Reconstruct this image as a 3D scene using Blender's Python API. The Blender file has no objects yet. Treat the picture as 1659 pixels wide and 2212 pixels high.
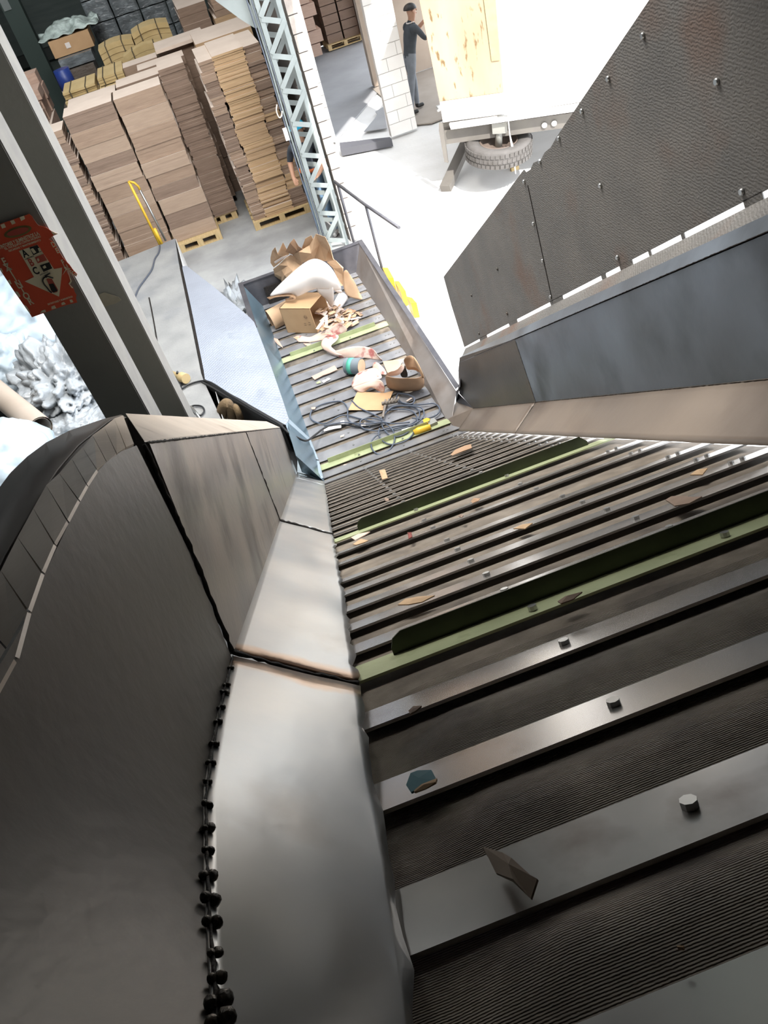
import bpy, bmesh, math, random
from mathutils import Vector, Matrix, noise
SC = bpy.context.scene
COL = SC.collection
# ---------------------------------------------------------------- camera
RC = Matrix(((0.9360228864, -0.2639204528, -0.2328242914),
             (-0.3492149225, -0.6143412285, -0.7075547985),
             (0.0437046216, 0.7435932017, -0.6672024104)))      # rows: right, down, forward
FPX, CX, CY = 1709.98, 829.5, 1106.0
CAM = Vector((0, 0, 4.5))
cd = bpy.data.cameras.new('camera'); cam = bpy.data.objects.new('camera', cd); COL.objects.link(cam)
cd.sensor_fit = 'VERTICAL'; cd.sensor_height = 36.0; cd.lens = FPX / 2212 * 36.0
cd.clip_start = 0.02; cd.clip_end = 200
cam.matrix_world = Matrix.Translation(CAM) @ Matrix((RC[0], -RC[1], -RC[2])).transposed().to_4x4()
SC.camera = cam
# ---------------------------------------------------------------- world, sun, exposure
wd = bpy.data.worlds.new('world'); SC.world = wd; wd.use_nodes = True
bgn = wd.node_tree.nodes['Background']
bgn.inputs[0].default_value = (0.86, 0.92, 1.0, 1); bgn.inputs[1].default_value = 7.0
sl = bpy.data.lights.new('sun', 'SUN'); sl.energy = 9; sl.angle = 0.01; sl.color = (1, 0.97, 0.93)
so = bpy.data.objects.new('sun', sl); COL.objects.link(so)
so.rotation_euler = Vector((-0.10, 0.72, -0.69)).to_track_quat('-Z', 'Y').to_euler()
def area(name, loc, size, energy, color, d=(0, 0, -1)):
    l = bpy.data.lights.new(name, 'AREA'); l.shape = 'RECTANGLE'; l.size, l.size_y = size
    l.energy = energy; l.color = color
    o = bpy.data.objects.new(name, l); COL.objects.link(o); o.location = loc
    o.rotation_euler = Vector(d).to_track_quat('-Z', 'Y').to_euler(); return o
# translucent roof sheets over the store, and one added fill lamp
area('skylight_fill_lamp', (-1.5, 11.5, 7.6), (1.2, 5.0), 300, (0.93, 0.97, 1.0))
area('skylight_fill_lamp', (-4.5, 9.0, 7.6), (1.2, 6.0), 130, (0.93, 0.97, 1.0))
area('skylight_fill_lamp', (0.2, 6.0, 7.9), (2.2, 3.0), 860, (1.0, 0.97, 0.93))  # fill lamp added to brighten the incline, no roof sheet there
area('skylight_fill_lamp', (-1.5, 17.5, 7.6), (1.2, 3.0), 60, (0.93, 0.97, 1.0))
SC.view_settings.view_transform = 'Standard'; SC.view_settings.look = 'None'
SC.view_settings.exposure = 0.0; SC.view_settings.gamma = 1.0
SC.view_settings.use_curve_mapping = False

# ---------------------------------------------------------------- geometry helpers
def ray(x, y): return RC.transposed() @ Vector(((x - CX) / FPX, (y - CY) / FPX, 1.0))
def at(x, y, X=None, Y=None, Z=None):
    """point on the plane X=, Y= or Z= seen at photo pixel x, y"""
    d = ray(x, y)
    t = X / d.x if X is not None else (Y / d.y if Y is not None else (Z - CAM.z) / d.z)
    return CAM + d * t
HH = 0.53; AL = 0.59733699
UU = Vector((0, math.cos(AL), -math.sin(AL))); NN = Vector((0, math.sin(AL), math.cos(AL)))
def inc(X, s, w=0.0):                                   # incline coordinates, in units of HH
    return CAM + HH * (Vector((X, 0, 0)) + UU * s + NN * (w - 1))
def atw(x, y, w=0.0):                                   # point of the incline plane (raised w) at a pixel
    d = ray(x, y); return CAM + d * (HH * (w - 1) / NN.dot(d))
YV = 5.673; SV = (YV / HH + math.sin(AL)) / math.cos(AL)
RAD = 0.35 / math.tan(AL / 2); ARC = RAD * AL
def bp(a):                                              # belt path: arclength -> (point, tangent, normal)
    if a < -0.35: return Vector((0, YV, 0)) + UU * a, UU, NN
    if a > -0.35 + ARC: return Vector((0, YV + 0.7 + a - ARC, 0)), Vector((0, 1, 0)), Vector((0, 0, 1))
    th = AL * (1 - (a + 0.35) / ARC)
    t = Vector((0, math.cos(th), -math.sin(th))); n = Vector((0, math.sin(th), math.cos(th)))
    c = Vector((0, YV + 0.35, RAD))
    return c - n * RAD, t, n
def sa(s): return -(SV - s) * HH
def bpx(X, a, w=0.0):
    p, t, n = bp(a); return p + n * w + Vector((X, 0, 0))

class G:
    def __init__(s): s.v = []; s.f = []; s.m = []; s.sm = []
    def add(s, vs, fs, mi=0, smooth=False):
        b = len(s.v); s.v += [Vector(p) for p in vs]
        for f in fs: s.f.append([b + i for i in f]); s.m.append(mi); s.sm.append(smooth)
        return s
    def box(s, c, size, rot=None, mi=0):
        c = Vector(c); hx, hy, hz = size[0] / 2, size[1] / 2, size[2] / 2
        ps = [Vector((x, y, z)) for x in (-hx, hx) for y in (-hy, hy) for z in (-hz, hz)]
        if rot is not None: ps = [rot @ p for p in ps]
        return s.add([c + p for p in ps], [(0, 1, 3, 2), (4, 6, 7, 5), (0, 4, 5, 1), (2, 3, 7, 6), (0, 2, 6, 4), (1, 5, 7, 3)], mi)
    def bb(s, x0, x1, y0, y1, z0, z1, mi=0):
        return s.box(((x0 + x1) / 2, (y0 + y1) / 2, (z0 + z1) / 2), (x1 - x0, y1 - y0, z1 - z0), None, mi)
    def beam(s, a, b, w, h, up=(0, 0, 1), mi=0):
        a, b = Vector(a), Vector(b); d = (b - a); L = d.length; d.normalize()
        x = d.cross(Vector(up));
        if x.length < 1e-4: x = Vector((1, 0, 0))
        x.normalize(); z = x.cross(d)
        return s.box((a + b) / 2, (w, L, h), Matrix((x, d, z)).transposed(), mi)
    def plate(s, poly, th, mi=0):                       # polygon pushed along vector th
        poly = [Vector(p) for p in poly]; th = Vector(th); k = len(poly)
        fs = [tuple(range(k)), tuple(range(2 * k - 1, k - 1, -1))]
        fs += [(i, i + k, (i + 1) % k + k, (i + 1) % k) for i in range(k)]
        return s.add(poly + [p + th for p in poly], fs, mi)
    def tube(s, pts, r, n=8, mi=0, cap=True, smooth=True):
        pts = [Vector(p) for p in pts]; rs = r if isinstance(r, (list, tuple)) else [r] * len(pts)
        vs = []; prev = None
        for i, p in enumerate(pts):
            t = (pts[min(i + 1, len(pts) - 1)] - pts[max(i - 1, 0)]).normalized()
            if prev is None:
                prev = t.cross(Vector((0, 0, 1)))
                if prev.length < 1e-3: prev = t.cross(Vector((1, 0, 0)))
            a = (prev - t * prev.dot(t)).normalized(); prev = a; b = t.cross(a)
            for k in range(n):
                an = 2 * math.pi * k / n; vs.append(p + (a * math.cos(an) + b * math.sin(an)) * rs[i])
        fs = [(i * n + k, i * n + (k + 1) % n, (i + 1) * n + (k + 1) % n, (i + 1) * n + k) for i in range(len(pts) - 1) for k in range(n)]
        s.add(vs, fs, mi, smooth)
        if cap:
            s.f.append([len(s.v) - len(vs) + k for k in range(n)][::-1]); s.m.append(mi); s.sm.append(False)
            s.f.append([len(s.v) - n + k for k in range(n)]); s.m.append(mi); s.sm.append(False)
        return s
    def grid(s, fn, nu, nv, mi=0, smooth=True, th=None):
        vs = [Vector(fn(i / nu, j / nv)) for i in range(nu + 1) for j in range(nv + 1)]
        fs = [(i * (nv + 1) + j, (i + 1) * (nv + 1) + j, (i + 1) * (nv + 1) + j + 1, i * (nv + 1) + j + 1) for i in range(nu) for j in range(nv)]
        return s.add(vs, fs, mi, smooth)
    def make(s, name, mat, parent=None, solid=0.0, sub=0, recalc=True):
        vs = s.v; o = bpy.data.objects.new(name, None if False else bpy.data.meshes.new(name))
        if parent is not None: org = parent['_o'] if '_o' in parent else None; org = Vector(parent['_o'][:])
        else:
            xs = [p.x for p in vs]; ys = [p.y for p in vs]; zs = [p.z for p in vs]
            org = Vector(((min(xs) + max(xs)) / 2, (min(ys) + max(ys)) / 2, min(zs)))
        me = o.data; me.from_pydata([p - org for p in vs], [], s.f)
        for mm in (mat if isinstance(mat, (list, tuple)) else [mat]): me.materials.append(mm)
        me.polygons.foreach_set('material_index', s.m); me.polygons.foreach_set('use_smooth', s.sm)
        if recalc:
            b = bmesh.new(); b.from_mesh(me); bmesh.ops.recalc_face_normals(b, faces=b.faces); b.to_mesh(me); b.free()
        me.update(); COL.objects.link(o)
        if parent is not None: o.parent = parent
        else: o.location = org
        o['_o'] = list(org)
        if solid: m = o.modifiers.new('t', 'SOLIDIFY'); m.thickness = solid; m.offset = 0
        if sub: m = o.modifiers.new('s', 'SUBSURF'); m.levels = m.render_levels = sub
        return o
def tag(o, label, cat, group=None, kind=None):
    o['label'] = label
    if cat: o['category'] = cat
    if group: o['group'] = group
    if kind: o['kind'] = kind
    return o
def thing(name, loc, label, cat, group=None):
    o = bpy.data.objects.new(name, None); COL.objects.link(o); o.location = loc; o['_o'] = list(loc)
    o.empty_display_size = 0.05
    return tag(o, label, cat, group)
def struct(o): o['kind'] = 'structure'; return o
def plabel(o, l): o['label'] = l; return o

# ---------------------------------------------------------------- materials
def M(name, c1, c2=None, scale=4.0, rough=0.6, metal=0.0, bump=0.0, bscale=None, stretch=(1, 1, 1), detail=5.0,
      c3=None, s3=1.2, t3=(0.55, 0.7), rvar=0.0, wave=None, bdist=0.01, emit=None, alpha=None, trans=0.0):
    m = bpy.data.materials.new(name); m.use_nodes = True; nt = m.node_tree; N = nt.nodes; L = nt.links
    p = N['Principled BSDF']; p.inputs['Roughness'].default_value = rough; p.inputs['Metallic'].default_value = metal
    tc = N.new('ShaderNodeTexCoord'); mp = N.new('ShaderNodeMapping'); mp.inputs['Scale'].default_value = stretch
    L.new(tc.outputs['Object'], mp.inputs[0]); out = None
    c1 = tuple(c1) + (1,)
    if c2 is None: p.inputs['Base Color'].default_value = c1
    else:
        n = N.new('ShaderNodeTexNoise'); n.inputs['Scale'].default_value = scale; n.inputs['Detail'].default_value = detail
        L.new(mp.outputs[0], n.inputs['Vector'])
        r = N.new('ShaderNodeValToRGB'); r.color_ramp.elements[0].position = 0.32; r.color_ramp.elements[1].position = 0.68
        r.color_ramp.elements[0].color = c1; r.color_ramp.elements[1].color = tuple(c2) + (1,)
        L.new(n.outputs[0], r.inputs[0]); out = r.outputs[0]
        if rvar:
            mr = N.new('ShaderNodeMapRange'); mr.inputs[3].default_value = max(0.02, rough - rvar); mr.inputs[4].default_value = rough + rvar
            L.new(n.outputs[0], mr.inputs[0]); L.new(mr.outputs[0], p.inputs['Roughness'])
    if c3 is not None:
        n3 = N.new('ShaderNodeTexNoise'); n3.inputs['Scale'].default_value = s3; n3.inputs['Detail'].default_value = 7
        L.new(mp.outputs[0], n3.inputs['Vector'])
        r3 = N.new('ShaderNodeValToRGB'); r3.color_ramp.elements[0].position = t3[0]; r3.color_ramp.elements[1].position = t3[1]
        r3.color_ramp.elements[0].color = (0, 0, 0, 1); r3.color_ramp.elements[1].color = (1, 1, 1, 1)
        L.new(n3.outputs[0], r3.inputs[0])
        mx = N.new('ShaderNodeMixRGB'); L.new(r3.outputs[0], mx.inputs[0])
        if out is not None: L.new(out, mx.inputs[1])
        else: mx.inputs[1].default_value = c1
        mx.inputs[2].default_value = tuple(c3) + (1,); out = mx.outputs[0]
    if out is not None: L.new(out, p.inputs['Base Color'])
    if bump:
        bn = N.new('ShaderNodeBump'); bn.inputs['Strength'].default_value = bump; bn.inputs['Distance'].default_value = bdist
        if wave:
            nb = N.new('ShaderNodeTexWave'); nb.inputs['Scale'].default_value = wave[0]; nb.inputs['Distortion'].default_value = wave[1]
            nb.bands_direction = wave[2]; L.new(tc.outputs['Object'], nb.inputs[0])
            nb.inputs['Detail'].default_value = 2; nb.inputs['Detail Scale'].default_value = 2
        else:
            nb = N.new('ShaderNodeTexNoise'); nb.inputs['Scale'].default_value = bscale or scale * 4; nb.inputs['Detail'].default_value = 6
            L.new(mp.outputs[0], nb.inputs['Vector'])
        L.new(nb.outputs[0], bn.inputs['Height']); L.new(bn.outputs[0], p.inputs['Normal'])
    if emit: p.inputs['Emission Color'].default_value = tuple(emit[0]) + (1,); p.inputs['Emission Strength'].default_value = emit[1]
    if alpha is not None: p.inputs['Alpha'].default_value = alpha
    if trans: p.inputs['Transmission Weight'].default_value = trans
    return m
def rgb(h):
    v = [int(h[i:i + 2], 16) / 255 for i in (0, 2, 4)]
    return tuple(c / 12.92 if c <= 0.04045 else ((c + 0.055) / 1.055) ** 2.4 for c in v)
m_wall_steel = M('dark_mill_steel', rgb('4c4a47'), rgb('67625c'), 2.2, 0.40, 0.55, 0.12, 30, (1, 1, 1), 6, c3=rgb('6e5540'), s3=1.7, t3=(0.58, 0.78), rvar=0.1)
m_mid_steel = M('scuffed_steel', rgb('7d7873'), rgb('a79c90'), 2.5, 0.36, 0.6, 0.1, 25, (1, 1, 2.5), 6, c3=rgb('575049'), s3=2.3, t3=(0.52, 0.72), rvar=0.1)
m_bright_steel = M('bright_galvanised_steel', rgb('a9adb0'), rgb('c6c4c0'), 3.0, 0.33, 0.9, 0.25, 4, (1, 0.8, 0.8), 4, c3=rgb('95887a'), s3=2.2, t3=(0.64, 0.82), rvar=0.06, bdist=0.015)
m_blue_steel = M('blued_steel', rgb('6a7078'), rgb('8a94a0'), 1.6, 0.4, 0.55, 0.08, 20, (1, 1, 1), 6, c3=rgb('50565c'), s3=1.9, t3=(0.5, 0.75), rvar=0.1)
m_brown_steel = M('brownish_steel', rgb('82766c'), rgb('988a7d'), 1.3, 0.38, 0.5, 0.06, 20, (1, 1, 1), 6, c3=rgb('62564e'), s3=0.9, t3=(0.5, 0.7), rvar=0.1)
m_rimb = M('pale_warm_rim_steel', rgb('b5a798'), rgb('c6b8a8'), 6, 0.42, 0.3, 0.1, 60, c3=rgb('8d7c6c'), s3=7, t3=(0.6, 0.75))
m_rusty = M('rusty_panel', rgb('6b6966'), rgb('797570'), 3.0, 0.6, 0.1, 0.22, None, (1, 1, 1), 6, c3=rgb('735f54'), s3=2.2, t3=(0.54, 0.74), wave=(26, 6, 'Z'), bdist=0.006)
m_slat = M('slat_steel', rgb('9c9996'), rgb('bdb7b1'), 3.0, 0.24, 0.7, 0.0, 60, (1, 1, 1), 5, c3=rgb('6b5f56'), s3=5, t3=(0.6, 0.8), rvar=0.07)
m_slatf = M('dusty_slat_steel', rgb('77777a'), rgb('908f90'), 5.0, 0.42, 0.35, 0.05, 60, (1, 1, 1), 5, c3=rgb('6a6866'), s3=3, t3=(0.55, 0.75), rvar=0.07)
m_belt = M('dusty_rubber_belt', rgb('7d7163'), rgb('9c8f7f'), 14, 0.55, 0.0, 0.9, None, (1, 1, 1), 8, c3=rgb('544b42'), s3=6, t3=(0.5, 0.75), wave=(110, 1.5, 'Y'), bdist=0.003)
m_green = M('lime_green_steel', rgb('9aa07a'), rgb('aeb48c'), 8, 0.45, 0.2, 0.1, 40, c3=rgb('7b8059'), s3=9, t3=(0.62, 0.75))
m_darkgreen = M('dark_cleat_steel', rgb('33382a'), rgb('464b39'), 6, 0.35, 0.7, 0.05, 40)
m_bolt = M('zinc_bolt', rgb('b8b8b6'), None, rough=0.3, metal=0.9)
m_weld = M('weld_metal', rgb('2a2724'), rgb('6b665f'), 60, 0.25, 0.9, 0.4, 90)
m_scorch = M('scorched_seam', rgb('120f0d'), rgb('2b241f'), 40, 0.7, 0.3, 0.6, 60)
m_trough = M('trough_steel', rgb('787370'), rgb('908984'), 1.8, 0.45, 0.4, 0.08, 25, c3=rgb('776b62'), s3=2, t3=(0.55, 0.75), rvar=0.08)
m_troughblue = M('bluish_trough_steel', rgb('6f8797'), rgb('93aebb'), 1.4, 0.3, 0.75, 0.06, 25, c3=rgb('2f3a42'), s3=1.1, t3=(0.56, 0.7), rvar=0.08)
m_rim = M('dark_rim_steel', rgb('49484d'), rgb('5c5a5d'), 6, 0.5, 0.5, 0.05, 40)
m_concrete = M('concrete', rgb('8d8d8d'), rgb('a2a2a0'), 2.6, 0.85, 0, 0.25, 30, detail=9, c3=rgb('777676'), s3=0.9, t3=(0.52, 0.75))
m_dock = M('dock_concrete', rgb('7d7d7c'), rgb('93928f'), 2.5, 0.85, 0, 0.3, 40, detail=9, c3=rgb('76777a'), s3=1.8, t3=(0.5, 0.7))
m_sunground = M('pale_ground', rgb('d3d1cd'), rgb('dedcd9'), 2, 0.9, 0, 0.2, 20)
m_plate = M('pale_blue_painted_plate', rgb('b4bccb'), rgb('c6cdd9'), 2.0, 0.34, 0.35, 0.0, c3=rgb('a5a9b5'), s3=3, t3=(0.6, 0.8), rvar=0.08)

def heat_tint(m, s_seam):
    """blue-brown heat marks on either side of the weld at incline position s_seam"""
    m = m.copy(); nt = m.node_tree; N = nt.nodes; L = nt.links; p = N['Principled BSDF']
    old = p.inputs['Base Color'].links[0].from_socket
    ge = N.new('ShaderNodeNewGeometry'); dt = N.new('ShaderNodeVectorMath'); dt.operation = 'DOT_PRODUCT'; dt.inputs[1].default_value = UU
    L.new(ge.outputs['Position'], dt.inputs[0])
    base = CAM.dot(UU) + HH * s_seam
    nz = N.new('ShaderNodeTexNoise'); nz.inputs['Scale'].default_value = 14; nz.inputs['Detail'].default_value = 5; L.new(ge.outputs['Position'], nz.inputs['Vector'])
    a = N.new('ShaderNodeMath'); a.operation = 'SUBTRACT'; L.new(dt.outputs['Value'], a.inputs[0]); a.inputs[1].default_value = base
    b = N.new('ShaderNodeMath'); b.operation = 'ABSOLUTE'; L.new(a.outputs[0], b.inputs[0])
    c = N.new('ShaderNodeMath'); c.operation = 'MULTIPLY_ADD'; L.new(nz.outputs[0], c.inputs[0]); c.inputs[1].default_value = -0.07; L.new(b.outputs[0], c.inputs[2])
    r = N.new('ShaderNodeValToRGB'); e = r.color_ramp.elements; e[0].position = 0.0; e[0].color = (1, 1, 1, 1); e[1].position = 0.055; e[1].color = (0, 0, 0, 1)
    r2 = N.new('ShaderNodeValToRGB'); e = r2.color_ramp.elements; e[0].position = 0.0; e[0].color = rgb('3d2a1c') + (1,); e[1].position = 0.03; e[1].color = rgb('c58f52') + (1,)
    L.new(c.outputs[0], r.inputs[0]); L.new(c.outputs[0], r2.inputs[0])
    mx = N.new('ShaderNodeMixRGB'); L.new(r.outputs[0], mx.inputs[0]); L.new(old, mx.inputs[1]); L.new(r2.outputs[0], mx.inputs[2]); L.new(mx.outputs[0], p.inputs['Base Color'])
    return m
m_bright_heat = heat_tint(m_bright_steel, 2.82)
# ================================================================ the setting
FL = -0.1
g = G(); g.bb(-14, 1.42, -6, 24, FL - 0.2, FL); struct(g.make('floor', m_concrete))
m_wallp = M('dark_green_wall', rgb('4d5754'), rgb('5b6461'), 1.5, 0.8, 0, 0.2, 20, (1, 1, 6))
g = G(); g.bb(-14, 1.42, 23.6, 23.8, FL, 8.2); struct(g.make('wall_back', m_wallp))
g = G(); g.bb(-14.2, -14, -6, 24, FL, 8.2); struct(g.make('wall_left', m_wallp))
g = G(); g.bb(-14, 1.42, -6.2, -6, FL, 8.2); struct(g.make('wall_front', m_wallp))
m_roof = M('roof_sheet', rgb('6b6e6e'), rgb('777a7a'), 1, 0.6, 0.3)
g = G(); g.bb(-14.2, 1.6, -6.2, 24, 8.2, 8.3); struct(g.make('ceiling', m_roof))
# right wall: header above the opening, wall of concrete blocks beyond it
g = G(); g.bb(1.60, 1.72, -6, 10.64, 4.6, 8.2); g.bb(1.60, 1.72, -6, 1.2, FL, 4.6)  # unseen header, lowered to block sky light on the incline
wr = struct(g.make('wall_right', m_wallp))
m_block = M('concrete_block', rgb('857c75'), rgb('948b83'), 8, 0.9, 0, 0.3, 60)
m_mortar = M('mortar', rgb('55504c'))
g = G(); g.bb(1.385, 1.48, 10.68, 23.6, FL, 8.2); wr2 = struct(g.make('wall_block', m_mortar)); wr2.name = 'wall_side'
rng = random.Random(5)
z = FL; k = 0
while z < 5.2:
    off = 0.2 if k % 2 else 0.0
    y = 10.66
    for j in range(3):
        L = 0.39 - (off if j == 0 else 0)
        b = G(); b.bb(1.37 + rng.uniform(0, .006), 1.5 - rng.uniform(0, .006), y, y + L, z + .006, z + .194)
        b.make('block', m_block, wr2); y += L + 0.012
    z += 0.2; k += 1
# outside
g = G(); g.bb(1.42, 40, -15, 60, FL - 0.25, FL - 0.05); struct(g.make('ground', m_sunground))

# ================================================================ conveyor belt
belt = thing('conveyor_belt', (0.55, YV, 0.0), 'steel slatted conveyor belt running down the incline and along the trough', 'conveyor belt')
slats = []                                                # (a centre, width)
S_INC = [-0.4, 0.05, 0.5, 1.0, 1.508, 2.056, 2.618, 3.483, 3.87, 4.27, 4.68, 5.07, 5.69, 6.15]
S_INC += [7.22 + 0.43 * i for i in range(15)]
CLE = [3.09, 6.74]
KW = 0.968
A_S = [sa(s * KW) for s in S_INC]
a0 = sa(S_INC[-1] * KW)
aB = (5.83 - YV - 0.7 + ARC); aA = (7.95 - YV - 0.7 + ARC)
a = a0 + 0.215
while a < aB - 0.1: A_S.append(a); a += 0.215
for k in range(1, 10): A_S.append(aB + (aA - aB) * k / 10.0)
a = aA + 0.212
while a < 3.75: A_S.append(a); a += 0.212
A_C = [sa(CLE[0] * .975), sa(CLE[1] * .975), aB + 0.03, aA + 0.03]
allc = sorted(A_S + A_C)
# rubber between the slats: bulges up between fixings
def beltpt(u, v):
    X = -0.125 + 1.39 * v
    f = u * (len(allc) - 1) ; i = min(int(f), len(allc) - 2); fr = f - i
    a = allc[i] + (allc[i + 1] - allc[i]) * fr
    hgt = 0.024 if a < sa(2.7) else (0.007 if a < -0.5 else 0.003)
    mg = min(0.3, 0.056 / (allc[i + 1] - allc[i])); fr = max(0.0, min(1.0, (fr - mg) / (1 - 2 * mg)))
    return bpx(X, a, hgt * math.sin(math.pi * fr) * max(0, min(1, 12 * v - .5, 8 * (1 - v) + .3)) - 0.004)
g = G(); g.grid(beltpt, (len(allc) - 1) * 12, 24); b = g.make('rubber_belt', m_belt, belt)
def slat(a, wdt, mat, X0=-0.105, X1=1.245, tilt=0.07, rise=0.006):
    p, t, n = bp(a)
    t2 = (t * math.cos(tilt) - n * math.sin(tilt)); n2 = (n * math.cos(tilt) + t * math.sin(tilt))
    g = G(); c = p + n * rise + Vector(((X0 + X1) / 2, 0, 0))
    rot = Matrix((Vector((1, 0, 0)), t2, n2)).transposed()
    g.box(c, (X1 - X0, wdt, 0.006), rot); return g
for i, a in enumerate(sorted(A_S)):
    fl = a > -0.3
    w = 0.155 if fl else (0.105 if a < sa(6.5) else 0.095)
    slat(a, w, m_slat, tilt=(-0.04 if a < sa(1.75) else 0.10) if not fl else 0.05, rise=0.010).make('slat', m_slatf if fl else m_slat, belt)
bt = G(); bt.tube([(0, 0, 0), (0, 0, 0.011)], 0.011, 8, smooth=False)
bolt_proto = bt.make('bolt', m_bolt, belt); first = True
bolt_proto.data.transform(Matrix.Translation(Vector(belt['_o'][:])))
def bolt(X, a, w=0.012, sc=1.0):
    global first
    p, t, n = bp(a)
    o = bolt_proto if first else bolt_proto.copy()
    if not first: COL.objects.link(o)
    first = False
    rot = Matrix((Vector((1, 0, 0)), t, n)).transposed().to_4x4()
    o.parent = belt
    o.matrix_local = Matrix.Translation(p + n * w + Vector((X, 0, 0)) - Vector(belt['_o'][:])) @ rot @ Matrix.Scale(sc, 4)
for a in sorted(A_S):
    if a < sa(0.5): continue
    bolt((0.53 if a > sa(2.3) else (0.49 if a > sa(1.8) else 0.44)) * HH, a, sc=0.9); bolt(1.32 * HH, a, sc=0.9)
    bolt(2.05 * HH, a, sc=0.8); bolt(2.12 * HH, a, sc=0.8)
# cleats: base plate and upright blade
def cleat(a, X0, X1, hgt, flat):
    bw = 0.10
    b = slat(a - (0.0 if flat else 0.008), bw, m_green, tilt=0.0, rise=0.016).make('cleat_base', m_green, belt); plabel(b, 'lime green base strip')
    p, t, n = bp(a); off = 0.022 if not flat else 0.035
    f = p + t * off + n * 0.018
    r = 0.03 if not flat else 0.0
    poly = [f + Vector((X0, 0, 0)), f + Vector((X0, 0, 0)) + n * (hgt - r), f + Vector((X0 + r * .3, 0, 0)) + n * (hgt - r * .35), f + Vector((X0 + r, 0, 0)) + n * hgt,
            f + Vector((X1 - r, 0, 0)) + n * hgt, f + Vector((X1, 0, 0)) + n * (hgt - r), f + Vector((X1, 0, 0))]
    g = G(); g.plate(poly, t * 0.005)
    g.box(f + t * 0.03 + Vector(((X0 + X1) / 2, 0, 0)), (X1 - X0, 0.06, 0.005), Matrix((Vector((1, 0, 0)), t, n)).transposed())
    c = g.make('cleat_blade', m_green if flat else m_darkgreen, belt)
    for X in (0.545 * HH, 1.36 * HH): bolt(X, a - 0.03, 0.02, 0.9)
cleat(A_C[0], -0.013, 1.14, 0.046, False)
cleat(A_C[1], 0.02, 1.13, 0.05, False)
cleat(A_C[2], 0.0, 1.02, 0.05, True)
cleat(A_C[3], 0.02, 1.04, 0.05, True)

# ================================================================ incline side walls
def skirt_pt(side, v, s, fx=-0.565, fw=0.327):            # v 0 at the belt edge, 1 at the fold
    e = -0.18 if side < 0 else 2.255
    f = fx if side < 0 else 2.625
    return inc(e + (f - e) * v, s, 0.055 + (fw - 0.055) * v)
lw = thing('chute_wall', (-0.5, 3.0, 1.2), 'low folded sheet steel side wall on the near left, with welded seams and a notched rim', 'conveyor side')
rw = thing('chute_wall', (1.5, 3.0, 1.0), 'tall steel side wall right of the belt, blue-grey plates over a brown skirt', 'conveyor side')
th = Vector((-0.004, 0, 0))
SEAM1 = 2.82; SEAM2 = 6.8; END = 13.6
rng = random.Random(3)
def sheet(fn, s0, s1, name, mat, parent, ns=30, nv=14, amp=0.004, edge=0.006, seed=1):
    def f(u, v):
        s = s0 + (s1 - s0) * u; p = Vector(fn(v, s))
        q = noise.noise(Vector((s * 1.3, v * 2.0, seed * 7.1))) * amp + noise.noise(Vector((s * 4.5, v * 1.5, seed * 3.3))) * amp * 0.35 * (1 - v)
        p += NN * q * math.sin(math.pi * min(1, v + 0.25) )
        if v == 0: p += Vector((noise.noise(Vector((s * 9, 0, seed))) * edge, 0, 0))
        return p
    g = G(); g.grid(f, ns, nv); o = g.make(name, mat, parent); m = o.modifiers.new('t', 'SOLIDIFY'); m.thickness = 0.003; return o
NF = [(2.85, -0.565, 0.33), (2.2, -0.54, 0.335), (1.667, -0.4985, 0.35), (1.218, -0.42, 0.38), (0.82, -0.334, 0.42), (0.4, -0.28, 0.44), (-2.0, -0.22, 0.44)]
def near_fold(s):                                          # the fold runs inwards towards the head of the conveyor
    r_ = NF[0][1:]
    for a_, b_ in zip(NF[:-1], NF[1:]):
        if s <= a_[0]:
            k = max(0.0, min(1.0, (a_[0] - s) / (a_[0] - b_[0]))); r_ = (a_[1] + (b_[1] - a_[1]) * k, a_[2] + (b_[2] - a_[2]) * k)
    return r_
def near_skirt(v, s):
    X, w = near_fold(s)
    e = -0.18 + 0.004 * math.sin(s * 5)
    p = inc(e + (X - e) * v, s, 0.055 + (w - 0.055) * v)
    return p
sheet(near_skirt, -1.0, SEAM1 - 0.03, 'skirt_plate', m_bright_heat, lw, 40, 16, 0.006, 0.012, 1)
def mid_skirt(v, s):
    p = skirt_pt(-1, v, s)
    # creased dent between the two seams
    d = (s - (5.9 - 1.6 * (1 - v)))
    return p + NN * (-0.014 * math.exp(-d * d * 3.0) * (1 - v) ** 0.6)
sheet(mid_skirt, SEAM1 + 0.03, SEAM2 - 0.03, 'skirt_plate', m_bright_heat, lw, 60, 16, 0.006, 0.018, 2)
sheet(lambda v, s: skirt_pt(-1, v, s), SEAM2 + 0.04, END - 1.2, 'skirt_plate', m_bright_steel, lw, 40, 12, 0.005, 0.01, 3)
# upright plates on X = -0.565
XL = -0.565 * HH
def seamtop(s): return inc(-0.565, s, 1.134)
arc_px = [(295, 962), (262, 975), (230, 998), (200, 1030), (185, 1058), (150, 1128), (108, 1215), (85, 1265), (58, 1335), (30, 1385), (0, 1436)]
arc = [at(x, y, X=XL) for x, y in arc_px]
arc_out_px = [(268, 896), (238, 900), (205, 920), (175, 948), (145, 978), (112, 1022), (78, 1078), (45, 1132), (20, 1180), (0, 1212)]
XO = -0.74 * HH
arc_out = [at(x, y, X=XO) for x, y in arc_out_px]
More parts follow.
